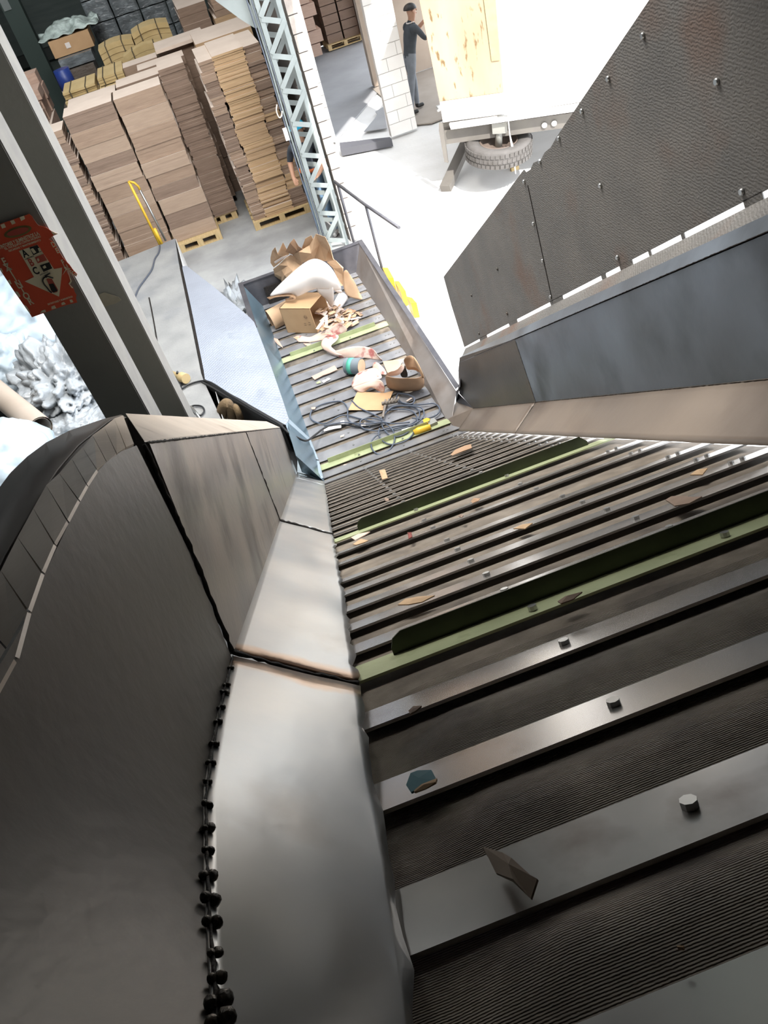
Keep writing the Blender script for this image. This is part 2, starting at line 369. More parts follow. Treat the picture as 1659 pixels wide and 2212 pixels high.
# continue the curve below and behind the frame
arc += [inc(-0.565, 0.9, 0.79), inc(-0.565, 0.3, 0.76), inc(-0.565, -0.6, 0.75)]
fold_near = [inc(near_fold(s)[0], s, near_fold(s)[1]) for s in [SEAM1 - 0.04 - i * (SEAM1 + 0.5) / 14 for i in range(15)]]
g = G(); g.plate(arc + [inc(-0.565, SEAM1 - .04, .75)], th)
g.grid(lambda u, v: inc(-0.565 + (near_fold(SEAM1 - .04 - u * (SEAM1 + .56))[0] + .562) * v * v, SEAM1 - .04 - u * (SEAM1 + .56), .75 + (near_fold(SEAM1 - .04 - u * (SEAM1 + .56))[1] - .755) * v), 24, 14); g.make('side_plate', m_wall_steel, lw)
g = G(); g.plate([seamtop(SEAM1 + 0.03), seamtop(SEAM2 - 0.02), inc(-0.565, SEAM2 - 0.02, 0.327), inc(-0.565, SEAM1 + 0.03, 0.327)], th); g.make('side_plate', m_mid_steel, lw)
g = G(); g.plate([seamtop(SEAM2 + 0.02), seamtop(END), inc(-0.565, END, 0.327), inc(-0.565, SEAM2 + 0.02, 0.327)], th); g.make('side_plate', m_mid_steel, lw)
# rim flange: straight part and notched curve in fingers
g = G(); g.plate([inc(-0.565, 2.78, 1.14), inc(-0.565, END, 1.14), inc(-0.74, END, 1.31), inc(-0.74, 3.5, 1.31)], NN * 0.004); g.make('rim_flange', m_rimb, lw)
def lerp_path(pts, n):
    L = [0]
    for i in range(1, len(pts)): L.append(L[-1] + (pts[i] - pts[i - 1]).length)
    out = []
    for k in range(n + 1):
        d = L[-1] * k / n; i = 0
        while i < len(pts) - 2 and L[i + 1] < d: i += 1
        out.append(pts[i].lerp(pts[i + 1], (d - L[i]) / max(1e-6, L[i + 1] - L[i])))
    return out
cut_in = [(290, 958), (272, 966), (252, 979), (231, 998), (209, 1013), (187, 1046), (169, 1078), (145, 1123), (117, 1173), (90, 1234), (60, 1318), (32, 1420), (-15, 1505)]
cut_out = [(266, 897), (247, 904), (225, 922), (200, 940), (178, 966), (155, 990), (128, 1022), (100, 1048), (72, 1098), (38, 1160), (2, 1232), (-48, 1330), (-130, 1450)]
for i in range(len(cut_in) - 1):
    a1, a2 = at(*cut_in[i], X=XL), at(*cut_in[i + 1], X=XL)
    b1, b2 = at(*cut_out[i], X=XO), at(*cut_out[i + 1], X=XO)
    gap = 0.05
    q1 = a1.lerp(a2, gap * .9); q2 = a2.lerp(a1, gap * .3); r1 = b1; r2 = b2
    m1 = b1.lerp(a1, 0.18); m2 = b2.lerp(a2, 0.18)
    g = G(); nrm = (a2 - a1).cross(b1 - a1).normalized() * 0.004
    g.plate([q1, q2, m2, r2, r1, m1.lerp(m2, gap * .4)], nrm); g.make('rim_finger', m_rimb, lw)
# dark curved guard outside the rim
XG = -0.55
gp = [at(x, y, X=XG) for x, y in [(262, 897), (225, 906), (150, 932), (100, 958), (60, 988), (25, 1022), (0, 1056), (-60, 1150), (-120, 1270)]]
gi = [at(x, y, X=XO - 0.01) for x, y in [(275, 905), (240, 907), (170, 962), (125, 1015), (90, 1068), (55, 1125), (10, 1202), (-50, 1330), (-110, 1450)]]
g = G()
g.add(gp + gi, [(i, i + 1, i + 1 + len(gp), i + len(gp)) for i in range(len(gp) - 1)], 0, True)
m_guard = M('dark_guard_steel', rgb('3a332e'), rgb('4a423b'), 4, .5, .3)
g.make('curved_guard', m_guard, lw, solid=0.004)
g = G(); g.plate([p for p in gp] + [p + Vector((0, -0.1, -0.6)) for p in gp[::-1]], (-0.004, 0, 0)); g.make('outer_guard', m_guard, lw)
g = G(); g.plate([inc(-0.745, 3.5, 1.30), inc(-0.745, END, 1.30), inc(-0.745, END, -0.2), inc(-0.745, 3.0, -0.2)], th); g.make('outer_plate', m_wall_steel, lw)
# seams and weld beads
def beadline(pts, r, name, mat, parent, jit=0.0):
    g = G(); q = lerp_path(pts, max(6, int(sum((pts[i + 1] - pts[i]).length for i in range(len(pts) - 1)) / 0.012)))
    q = [p + Vector((rng.uniform(-jit, jit), rng.uniform(-jit, jit), rng.uniform(-jit, jit))) for p in q]
    g.tube(q, [r * rng.uniform(0.5, 1.3) for _ in q], 5); return g.make(name, mat, parent)
beadline([seamtop(2.76), inc(-0.563, SEAM1, 0.7), inc(-0.563, SEAM1, 0.33)], 0.0055, 'scorched_seam', m_scorch, lw, 0.0012)
beadline([inc(-0.56, SEAM1, 0.335), skirt_pt(-1, 0.5, SEAM1) - NN * 0.003, skirt_pt(-1, 0.0, SEAM1)], 0.005, 'scorched_seam', m_scorch, lw, 0.0012)
beadline([seamtop(SEAM2), inc(-0.563, SEAM2, 0.33)], 0.004, 'scorched_seam', m_scorch, lw, 0.001)
beadline([inc(-0.56, SEAM2, 0.33), skirt_pt(-1, 0.0, SEAM2)], 0.006, 'scorched_seam', m_scorch, lw, 0.001)
beadline([inc(-0.562, s, 1.137) for s in (2.8, 5, 8, 11, END)], 0.0025, 'rim_seam', m_scorch, lw, 0.0006)
beadline([p + Vector((0.002, 0, 0)) for p in fold_near], 0.0018, 'scorched_seam', m_scorch, lw, 0.0004)
wp = [(478, 1445), (466, 1482), (461, 1497), (450, 1530), (453, 1562), (446, 1610), (448, 1650), (443, 1694), (440, 1742), (441, 1790), (442, 1840), (444, 1892), (440, 1945), (446, 1998), (446, 2058), (452, 2115), (455, 2165), (460, 2205)]
for x, y in wp:
    s = 2.8 + (0.95 - 2.8) * 0; best = None
    for k in range(200):
        s = SEAM1 - 0.02 - k * 0.0125
        p = inc(near_fold(s)[0], s, near_fold(s)[1]); d = RC @ (p - CAM)
        e = abs(CY + FPX * d.y / d.z - y)
        if best is None or e < best[0]: best = (e, p)
    p = best[1] + Vector((0.004, 0, 0)); g = G()
    r = rng.uniform(0.004, 0.0062)
    d1 = Vector((rng.uniform(0.3, .8), rng.uniform(-.3, .3), rng.uniform(-.8, -.2))).normalized()
    for dd, rr in ((-d1 * r * 0.9, r * .8), (d1 * r * 0.5, r)):
        bm = bmesh.new(); bmesh.ops.create_icosphere(bm, subdivisions=2, radius=rr)
        g.add([v.co * (1 + 0.18 * noise.noise(v.co * 300 + p * 40)) + p + dd for v in bm.verts], [[v.index for v in f.verts] for f in bm.faces], 0, True); bm.free()
    g.make('weld_bead', m_weld, lw)

# right wall ----------------------------------------------------
XR = 2.625 * HH; XR2 = 2.80 * HH
def rsk(v, s): return skirt_pt(1, v, s)
J1 = 9.55
sheet(rsk, -5.0, J1, 'skirt_plate', m_brown_steel, rw, 50, 8, 0.003, 0.0, 5)
sheet(rsk, J1, END - 0.1, 'skirt_plate', m_brown_steel, rw, 20, 8, 0.003, 0.0, 6)
thr = Vector((0.004, 0, 0))
g = G(); g.plate([inc(2.625, -5.0, 1.13), inc(2.625, J1, 1.13), inc(2.625, J1, .327), inc(2.625, -5.0, .327)], thr); g.make('side_plate', m_blue_steel, rw)
pe = [at(993, 772, X=XR), at(990, 800, X=XR), at(992, 850, X=XR), inc(2.625, END - 0.2, .327)]
g = G(); g.plate([inc(2.625, J1, 1.13)] + pe + [inc(2.625, J1, .327)], thr); g.make('side_plate', m_wall_steel, rw)
g = G(); g.plate([inc(2.625, -5.0, 1.13), inc(2.625, 13.25, 1.13), inc(2.70, 13.25, 1.22), inc(2.70, -5.0, 1.22)], -NN * .004); g.make('flange', m_blue_steel, rw)
g = G(); g.plate([inc(2.70, -5.0, 1.21), inc(2.70, 13.25, 1.21), inc(2.80, 13.25, 1.315), inc(2.80, -5.0, 1.315)], -NN * .004); g.make('upper_flange', m_rusty, rw)
beadline([inc(2.622, s, 1.132) for s in (-1, 3, 8, 12)], 0.002, 'rim_seam', m_scorch, rw, 0.0005)
beadline([inc(2.622, J1, 1.12), inc(2.622, J1, .33), rsk(0, J1)], 0.0022, 'plate_seam', m_wall_steel, rw, 0.0004)
beadline([inc(2.62, s, .33) for s in (-1, 3, 8, END - .2)], 0.0022, 'plate_seam', m_wall_steel, rw, 0.0004)
# transition panels at the foot
tz = lambda x, y, X: at(x, y, X=X)
g = G(); g.plate([inc(2.625, END - .2, .327), at(985, 868, X=1.36), at(968, 905, X=1.19), inc(2.255, END - .1, .035)], (0.004, 0, 0.0)); g.make('corner_plate', m_brown_steel, rw)
# hanging panel above the slit
pan = thing('side_panel', (XR2, 3.5, 1.8), 'large rusty brown panel with bolts above the bright slit, notched at its free edge', 'panel')
edge_px = [(1003, 750), (975, 660), (958, 598), (1062, 460), (1127, 372), (1132, 366), (1137, 372), (1146, 366), (1152, 352), (1168, 345), (1176, 330), (1190, 318), (1202, 296), (1240, 240), (1400, 3), (1440, -60)]
pts = [at(x, y, X=XR2) for x, y in edge_px]
low = [inc(2.80, s, 1.352) for s in (-5.0, 4, 8, 11)]
top = [pts[-1] + Vector((0, -1.0, 0.9)), inc(2.80, -5.0, 5.0)]
g = G(); g.plate(pts + top + low, (0.005, 0, 0)); g.make('panel_sheet', m_rusty, pan)
slits = [(1004, 753, 1037, 737), (1052, 727, 1100, 703), (1117, 692, 1188, 654), (1215, 640, 1298, 596), (1308, 592, 1338, 576), (1365, 562, 1400, 545), (1405, 541, 1470, 507), (1477, 503, 1605, 436), (1645, 413, 1760, 352)]
def s_on(x, y): p = at(x, y, X=XR2); return (p - CAM).dot(UU) / HH
g = G(); prevs = 13.3
for x0, y0, x1, y1 in slits:
    sA, sB = s_on(x0, y0), s_on(x1, y1)
    g = G(); g.plate([inc(2.80, prevs, 1.30), inc(2.80, sA, 1.30), inc(2.80, sA, 1.36), inc(2.80, prevs, 1.36)], (0.004, 0, 0)); g.make('slit_tab', m_rusty, pan); prevs = sB

bp_px = [(1390, 77), (1315, 170), (1258, 240), (1208, 299), (1167, 349), (1133, 392), (1153, 483), (1173, 563), (1190, 641), (1550, 176), (1298, 401), (1335, 556), (1604, 414), (1075, 581), (1096, 677), (1035, 720), (1019, 638)]
for i, (x, y) in enumerate(bp_px):
    p = at(x, y, X=XR2); g = G(); g.tube([p, p - Vector((0.009, 0, 0))], [0.013, 0.009], 8)
    g.make('bolt', m_bolt if i < 13 else m_wall_steel, pan)
# seam line on panel
g = G(); a_, b_ = at(1140, 400, X=XR2 - .001), at(1192, 645, X=XR2 - .001); g.beam(a_, b_, 0.004, 0.004); g.make('panel_seam', m_scorch, pan)

# unseen hood added around the camera to darken the near chute
hd = thing('shade_hood', (0.5, -1.5, 5.4), 'unseen dark steel hood added above the camera to shade the conveyor head', 'light blocker')
g = G(); g.plate([(-.6, -3.5, 4.64), (1.45, -3.5, 4.64), (1.45, 2.9, 4.64), (-.6, 2.5, 4.64)], (0, 0, .01)); g.make('shade_hood_top', m_wall_steel, hd)
g = G(); g.plate([(-.6, -3.5, 3.0), (1.45, -3.5, 3.0), (1.45, -3.5, 4.95), (-.6, -3.5, 4.95)], (0, -.01, 0)); g.make('shade_hood_back', m_wall_steel, hd)
g = G(); g.plate([(-.6, -3.5, 3.0), (-.6, -3.5, 4.64), (-.6, 1.15, 4.64), (-.6, 1.05, 4.15), (-.6, .2, 3.6)], (-.01, 0, 0)); g.make('shade_hood_side', m_wall_steel, hd)
# ================================================================ trough (flat part)
tr = thing('trough', (0.55, 7.6, 0.0), 'long open steel trough around the flat end of the belt', 'trough')
YE = 9.47
TL0, TL1 = -0.085, -0.225; TR0, TR1 = 1.172, 1.315; TH = 0.35
def quad(a, b, c, d, th, name, mat, parent): g = G(); g.plate([a, b, c, d], th); return g.make(name, mat, parent)
quad((TL0, 5.7, 0.01), (TL0, YE, 0.01), (TL1, YE, TH), (TL1, 5.7, TH), (-0.004, 0, 0), 'side_plate', m_troughblue, tr)
quad((TR0, 5.78, 0.01), (TR0, YE, 0.01), (TR1, YE, TH), at(985, 845, X=1.36), (0.004, 0, 0), 'side_plate', m_trough, tr)
quad((TL0 - .1, YE, -.05), (TR0 + .1, YE, -.05), (TR1, YE + .05, TH), (TL1, YE + .05, TH), (0, 0.004, 0), 'end_plate', m_rim, tr)
g = G(); g.bb(TL1 - .05, TR1 + .05, YE + .03, YE + .10, TH - .005, TH + .002); g.bb(TL1 - .05, TR1 + .05, YE + .095, YE + .10, TH - .3, TH); g.make('end_rim', m_rim, tr)
g = G(); g.plate([(TR1 - .005, YE + .1, TH), (TR1 + .055, YE + .1, TH), at(992, 834, Z=TH + .01), at(984, 841, Z=TH + .01)], (0, 0, .006)); g.make('side_rim', m_rim, tr)
g = G(); g.bb(TL1 - .055, TL1 + .005, 8.3, YE + .1, TH, TH + .006); g.make('side_rim', m_rim, tr)
g = G(); g.plate([(0.0, YE - .01, .02), (.36, YE - .01, .02), (.36, YE - .0, .24), (0.0, YE - .0, .24)], (0, -.02, 0)); g.make('end_flap', m_scorch, tr)
# joining plates at the foot of the incline, left
jl = [((652, 1012), (713, 1042), (701, 1000), (640, 985)), ((640, 985), (701, 1000), (672, 936), (622, 912))]
quad(at(653, 1020, X=-0.25), bpx(-0.095, sa(13.3), .01), (TL0, 5.75, .01), at(640, 985, X=-.235), (-.003, 0, 0), 'corner_plate', m_troughblue, tr)
quad(at(640, 985, X=-.235), (TL0, 5.75, .01), (TL0, 6.2, .01), at(622, 925, X=-.235), (-.003, 0, 0), 'corner_plate', m_troughblue, tr)
sheet(lambda v, s: skirt_pt(-1, v, s), END - 1.2, END + .05, 'skirt_plate', m_bright_steel, lw, 12, 8, 0.002, 0.0, 8)

g = G(); g.plate([at(993, 836, Z=.36), at(993, 815, X=XR), at(990, 850, X=XR), inc(2.625, END - .2, .327), at(985, 868, X=1.36), at(984, 846, X=1.36)], (0.004, 0, 0)); g.make('corner_plate', m_rim, tr)

cA, cB = at(642.5, 988, Z=.22), inc(-.56, END, .327)
cC = bpx(-0.092, sa(13.4), .03); cD = Vector((TL0 + .006, 5.98, .03)); cE = Vector((TL0 + .0, 6.35, .03)); cF = Vector((TL1 + .01, 6.35, TH + .005)); cG = at(618, 920, Z=.37)
m_pale = M('pale_blue_sheet', rgb('9fb0bc'), rgb('b3c2cb'), 2, .35, .5, 0.05, 20)
g = G(); g.add([cA, cB, cC, cD], [(0, 1, 2, 3)]); g.add([cA, cD, cE, cF, cG], [(0, 1, 2), (0, 2, 3), (0, 3, 4)]); g.make('corner_plate', m_pale, tr, solid=.003)
beadline([cA + Vector((0, 0, .004)), cD + Vector((0, 0, .006))], .004, 'corner_seam', m_scorch, tr, .001); beadline([cB, cC], .002, 'corner_seam', m_scorch, tr, .001)
# ================================================================ helpers for loose things
def spline(pts, n=6):
    pts = [Vector(p) for p in pts]; out = []
    for i in range(len(pts) - 1):
        p0, p1, p2, p3 = pts[max(i - 1, 0)], pts[i], pts[i + 1], pts[min(i + 2, len(pts) - 1)]
        for k in range(n):
            t = k / n
            out.append(0.5 * ((2 * p1) + (p2 - p0) * t + (2 * p0 - 5 * p1 + 4 * p2 - p3) * t * t + (3 * p1 - p0 - 3 * p2 + p3) * t ** 3))
    return out + [pts[-1]]
def patch(name, rows, mat, label, cat, group=None, parent=None, sub=2, th=0.003):
    """a sheet given row by row as (pixel x, pixel y, height)"""
    g = G(); nr, nc = len(rows), len(rows[0])
    vs = [at(x, y, Z=z) for r in rows for (x, y, z) in r]
    g.add(vs, [(i * nc + j, (i + 1) * nc + j, (i + 1) * nc + j + 1, i * nc + j + 1) for i in range(nr - 1) for j in range(nc - 1)], 0, sub > 0)
    o = g.make(name, mat, parent, recalc=False)
    if sub: m = o.modifiers.new('s', 'SUBSURF'); m.levels = m.render_levels = sub
    m = o.modifiers.new('t', 'SOLIDIFY'); m.thickness = th; m.offset = 0
    if label: tag(o, label, cat, group)
    return o
def flat(name, poly, z, mat, label=None, cat=None, group=None, parent=None, th=0.004, seed=0, curl=0.0):
    g = G(); r = random.Random(seed)
    ps = [at(x, y, Z=z + curl * r.random()) for x, y in poly]; c = sum(ps, Vector()) / len(ps)
    k = len(ps); vs = ps + [c + Vector((0, 0, curl * 0.3))]
    g.add(vs, [(i, (i + 1) % k, k) for i in range(k)]); o = g.make(name, mat, parent, recalc=False)
    m = o.modifiers.new('t', 'SOLIDIFY'); m.thickness = th; m.offset = 1
    if label: tag(o, label, cat, group)
    return o
def text_geo(txt, size):
    cu = bpy.data.curves.new('t', 'FONT'); cu.body = txt; cu.size = size; cu.align_x = 'CENTER'; cu.align_y = 'CENTER'; cu.resolution_u = 3; cu.offset = size * .03
    o = bpy.data.objects.new('t', cu); COL.objects.link(o)
    me = bpy.data.meshes.new_from_object(o.evaluated_get(bpy.context.evaluated_depsgraph_get()))
    vs = [v.co.copy() for v in me.vertices]; fs = [list(p.vertices) for p in me.polygons]
    bpy.data.objects.remove(o); bpy.data.curves.remove(cu); bpy.data.meshes.remove(me); return vs, fs
ORD = ['bottom', 'second from the bottom', 'third from the bottom', 'fourth from the bottom', 'fifth from the bottom', 'sixth from the bottom', 'seventh from the bottom', 'eighth from the bottom', 'ninth from the bottom', 'tenth from the bottom', 'eleventh from the bottom', 'twelfth from the bottom', 'thirteenth from the bottom', 'fourteenth from the bottom', 'fifteenth from the bottom', 'sixteenth from the bottom', 'seventeenth from the bottom', 'eighteenth from the bottom', 'nineteenth from the bottom', 'twentieth from the bottom', 'twenty-first from the bottom', 'twenty-second from the bottom']
def ordn(k, n): return 'topmost' if k == n - 1 else ORD[k]

m_card = M('cardboard_brown', rgb('8f7866'), rgb('9c8571'), 5, 0.85, 0, 0.15, 60, (1, 1, 10))
m_card2 = M('cardboard_tan', rgb('a98c6c'), rgb('b89a78'), 5, 0.85, 0, 0.15, 60, (1, 1, 10))
m_card3 = M('cardboard_dark', rgb('7b6758'), rgb('877263'), 5, 0.85, 0, 0.15, 60, (1, 1, 10))
m_card4 = M('cardboard_rosy', rgb('ad9080'), rgb('bb9f8d'), 5, 0.85, 0, 0.15, 60, (1, 1, 10))
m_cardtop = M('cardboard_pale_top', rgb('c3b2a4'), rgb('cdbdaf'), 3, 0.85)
m_orange = M('cardboard_orange', rgb('b39470'), rgb('c0a27e'), 5, 0.85, 0, 0.15, 60, (1, 1, 10))
m_tan = M('cardboard_yellowish', rgb('a89265'), rgb('b7a074'), 5, 0.85, 0, 0.1, 40)
m_pallet = M('pallet_wood', rgb('b39a6e'), rgb('c7ae82'), 8, 0.8, 0, 0.2, 40, (8, 1, 1))
m_wrap = M('grey_wrapped_bundle', rgb('54585a'), rgb('747a7d'), 5, 0.25, 0.0, 0.6, 9, (1, 1, 2), c3=rgb('8f9699'), s3=6, t3=(0.6, 0.7), bdist=0.03)
m_wrapb = M('brown_wrapped_bundle', rgb('595048'), rgb('6a6057'), 5, 0.35, 0.0, 0.6, 9, (1, 1, 2), bdist=0.03)
m_film = M('clear_film', rgb('b9c6c0'), rgb('7f8a84'), 9, 0.2, 0, 1.0, 12, bdist=0.03)
m_kraft = M('kraft_paper', rgb('b99878'), rgb('c7a786'), 4, 0.75, 0, 0.2, 20)
m_kraftd = M('kraft_paper_dark', rgb('9a7a5f'), rgb('ab8a6c'), 4, 0.75, 0, 0.2, 20)
m_white = M('white_paper', rgb('d8cfc8'), rgb('e2dad4'), 3, 0.6)
m_print = M('printed_wrapping_paper', rgb('c9aa98'), rgb('d6bcae'), 5, 0.7, 0, 0.2, 12, c3=rgb('a8605a'), s3=7, t3=(0.58, 0.66))
m_box = M('box_cardboard', rgb('b08d68'), rgb('b8956f'), 6, 0.85)
m_boxin = M('box_inside', rgb('a17e5c'))
m_ink = M('print_ink', rgb('6b5443'))
m_cable = M('grey_cable', rgb('4d525c'), None, rough=0.45)
m_black = M('black_rubber', rgb('17181a'), None, rough=0.5)
m_yellow = M('yellow_paint', rgb('d9b234'), rgb('c79c27'), 9, 0.4)
m_bag = M('white_plastic', rgb('8d9296'), rgb('a9aeb2'), 3.5, 0.22, 0, 0.8, 7, detail=8, bdist=0.03)

# ================================================================ cardboard stacks
def bundle(x0, x1, y0, y1, z0, z1, n, mat, top, label, group, seed, jit=0.012, name='cardboard_bundle'):
    r = random.Random(seed); g = G(); dz = (z1 - z0) / n
    for i in range(n):
        jx, jy = r.uniform(-jit, jit), r.uniform(-jit, jit)
        g.bb(x0 + jx, x1 + jx, y0 + jy, y1 + jy, z0 + i * dz, z0 + (i + 1) * dz - (0.0 if i < n - 1 else 0.003), 0)
    # pale face on the top sheet
    o = g.make(name, [mat, top])
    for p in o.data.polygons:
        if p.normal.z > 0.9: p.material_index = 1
    return tag(o, label, 'cardboard', group)
def stack(x0, x1, y0, y1, z0, z1, layers, n, mats, name, group, seed, lean=0.0, jit=0.012, wob=0.012):
    r = random.Random(seed); z = z0; hs = [r.uniform(0.8, 1.25) for _ in range(layers)]; t = sum(hs)
    for k in range(layers):
        h = (z1 - z0) * hs[k] / t; jx, jy = r.uniform(-wob, wob), r.uniform(-wob, wob)
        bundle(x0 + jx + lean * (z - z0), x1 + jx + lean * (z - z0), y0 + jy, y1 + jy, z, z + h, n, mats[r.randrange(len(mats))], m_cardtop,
               'cardboard bundle, %s in %s' % (ordn(k, layers), name), group, seed * 50 + k, jit)
        z += h
def pallet(x0, x1, y0, y1, z0, label, boards=5):
    t = thing('pallet', ((x0 + x1) / 2, (y0 + y1) / 2, z0), label, 'pallet', 'wooden pallets under the cardboard')
    for i in range(3):
        x = x0 + (x1 - x0 - 0.09) * i / 2
        for j in range(3):
            y = y0 + (y1 - y0 - 0.12) * j / 2; g = G(); g.bb(x, x + 0.09, y, y + 0.12, z0 + .02, z0 + 0.105); g.make('block', m_pallet, t)
    for i in range(3):
        y = y0 + (y1 - y0 - 0.1) * i / 2; g = G(); g.bb(x0, x1, y, y + 0.1, z0, z0 + 0.02); g.make('bottom_board', m_pallet, t)
    for i in range(boards):
        y = y0 + (y1 - y0 - 0.12) * i / (boards - 1); g = G(); g.bb(x0, x1, y, y + 0.12, z0 + 0.105, z0 + 0.127); g.make('top_board', m_pallet, t)
PZ = FL + 0.13
m_card5 = M('cardboard_brown_light', rgb('9c8674'), rgb('a7917d'), 5, 0.85, 0, 0.15, 60, (1, 1, 10))
cm = [m_card, m_card5, m_card3, m_card, m_card5]
pallet(-1.0, -0.32, 12.36, 13.0, FL, 'yellowish wooden pallet under the right column of the front cardboard stack')
pallet(-1.78, -1.04, 12.42, 13.0, FL, 'wooden pallet under the left column of the front cardboard stack')
stack(-1.76, -1.06, 12.52, 13.05, PZ, 2.12, 10, 6, cm, 'the left column of the front stack', 'cardboard bundles in the front stack', 11, jit=0.0025)
stack(-1.03, -0.35, 12.50, 13.05, PZ, 2.12, 10, 6, cm, 'the right column of the front stack', 'cardboard bundles in the front stack', 12, jit=0.0025)
stack(-1.72, -1.00, 13.12, 13.62, PZ, 2.10, 6, 4, cm, 'the left column behind the front stack', 'cardboard bundles behind the front stack', 13)
stack(-0.97, -0.18, 13.10, 13.62, PZ, 2.14, 6, 4, cm, 'the right column behind the front stack', 'cardboard bundles behind the front stack', 14)
stack(-0.62, 0.10, 13.66, 14.1, PZ, 2.16, 4, 4, [m_card3], 'the narrow stack behind', 'cardboard bundles behind the front stack', 15)
pallet(-0.45, 0.02, 13.0, 13.6, FL, 'dark wooden pallet in the gap beside the tall stack')
stack(-0.33, 0.05, 12.98, 13.6, PZ, 2.2, 10, 5, [m_card3], 'the dark middle stack', 'bundles in the dark middle stack', 16, jit=0.008)
stack(-2.5, -2.16, 12.66, 13.2, FL, 1.92, 14, 4, [m_card3, m_card4], 'the outer column left of the front stack', 'cardboard bundles left of the front stack', 17, jit=0.02, wob=0.02)
stack(-2.14, -1.84, 12.58, 13.1, FL, 1.98, 14, 4, [m_card, m_card3], 'the ragged column left of the front stack', 'cardboard bundles left of the front stack', 18, jit=0.012, wob=0.02)
# the tall stack on its pallet: three columns of loose sheets
pallet(0.2, 1.1, 12.2, 13.3, FL, 'pale wooden pallet under the tall stack beside the lattice column', 6)
stack(0.22, 0.42, 12.26, 13.3, PZ, 2.26, 20, 3, [m_card, m_card3], 'the left column of the tall stack', 'cardboard sheets in the tall stack', 21, jit=0.012, wob=0.02)
stack(0.42, 0.86, 12.23, 13.3, PZ, 2.28, 20, 4, [m_orange, m_orange, m_card2], 'the middle column of the tall stack', 'cardboard sheets in the tall stack', 22, jit=0.012, wob=0.014)
stack(0.86, 1.10, 12.26, 13.3, PZ, 2.26, 20, 3, [m_card, m_orange, m_card3], 'the right column of the tall stack', 'cardboard sheets in the tall stack', 23, jit=0.012, wob=0.015)
stack(0.30, 1.15, 13.38, 14.4, PZ, 2.28, 4, 4, [m_card2], 'the stack directly behind the tall stack', 'cardboard behind the tall stack', 24)
stack(0.28, 0.75, 15.3, 16.6, FL, 2.5, 8, 3, [m_card3, m_card], 'the far stack under the pale beam', 'far cardboard bundles under the beam', 25, wob=.03)
stack(0.80, 1.25, 14.9, 16.0, FL, 2.55, 8, 3, [m_card2, m_card], 'the far right stack near the lattice column', 'far cardboard bundles under the beam', 26, wob=.03)
stack(-0.25, 0.42, 14.2, 14.75, FL, 2.2, 4, 3, [m_card3], 'the stack under the overhanging sheet', 'cardboard bundles behind the front stack', 27)
g = G(); g.bb(-0.28, 0.50, 14.1, 14.8, 2.203, 2.25); tag(g.make('cardboard_sheet', m_cardtop), 'pale stiff cardboard sheet overhanging a stack, beside the tall stack top', 'cardboard')
stack(-0.95, -0.28, 13.9 + .3, 14.6, FL, 2.16, 4, 3, [m_card], 'the low stack before yellowish bundles', 'cardboard bundles behind the front stack', 28)
# yellowish strapped bundles lying on top of the rows behind
m_strap = M('dark_strap', rgb('4a4130'))
def tanb(x0, x1, y0, y1, z0, z1, k, label, bow=0.0, seed=1):
    t = thing('strapped_bundle', ((x0 + x1) / 2, (y0 + y1) / 2, z0), label, 'cardboard', 'yellowish strapped bundles')
    def f(px, py, pz):
        u = (px - x0) / (x1 - x0); return Vector((px, py, pz + bow * math.sin(math.pi * u)))
    g = G(); nseg = 6; r = random.Random(seed)
    for i in range(k):
        a, b = z0 + (z1 - z0) * i / k, z0 + (z1 - z0) * (i + 1) / k - 0.004; j = r.uniform(-.015, .015)
        for q in range(nseg):
            xa, xb = x0 + (x1 - x0) * q / nseg, x0 + (x1 - x0) * (q + 1) / nseg
            vs = [f(x, y + j, z) for x in (xa, xb) for y in (y0, y1) for z in (a, b)]
            g.add(vs, [(0, 1, 3, 2), (4, 6, 7, 5), (0, 4, 5, 1), (2, 3, 7, 6)] + ([(0, 2, 6, 4)] if 1 else []) + [(1, 5, 7, 3)])
    g.make('sheets', m_tan, t)
    for u in (0.22, 0.7):
        x = x0 + (x1 - x0) * u; g = G(); zb = bow * math.sin(math.pi * u)
        g.bb(x - .008, x + .008, y0 - .022, y1 + .02, z0 + zb - .003, z1 + zb + 0.003); g.make('strap', m_strap, t)
    return t
stack(-1.85, -1.1, 13.75, 14.3, FL, 1.93, 4, 3, [m_card3], 'the hidden row under the yellowish bundles', 'rows under the yellowish bundles', 31)
tanb(-1.80, -1.28, 13.75, 14.25, 1.94, 2.05, 3, 'yellowish bundle, lower of the left pile just behind the front stack', 0, 1)
tanb(-1.79, -1.29, 13.85, 14.6, 2.06, 2.16, 3, 'yellowish bundle, upper of the left pile just behind the front stack', 0.0, 2)
tanb(-1.26, -0.84, 13.8, 14.35, 1.94, 2.06, 3, 'yellowish bundle, lower of the right pile beside the bent bundle', 0, 3)
tanb(-1.24, -0.84, 13.95, 14.75, 2.07, 2.18, 3, 'yellowish bundle, upper of the right pile beside the bent bundle', 0, 4)
stack(-1.3, 0.2, 14.8, 15.7, FL, 2.0, 4, 3, [m_tan], 'the wide row under the bent bundles', 'rows under the yellowish bundles', 32)
tanb(-0.80, -0.05, 14.82, 15.1, 2.02, 2.2, 2, 'short bent bundle arching in front of the long one', 0.07, 5)
tanb(-1.15, -0.58, 15.2, 15.7, 2.02, 2.34, 4, 'left half of the long arched yellowish bundle', 0.04, 6)
tanb(-0.56, 0.05, 15.2, 15.7, 2.08, 2.4, 4, 'right half of the long arched yellowish bundle', 0.05, 7)
tanb(0.06, 0.30, 14.85, 15.6, 2.02, 2.12, 2, 'small yellowish bundle at the right end of the row', 0.0, 8)
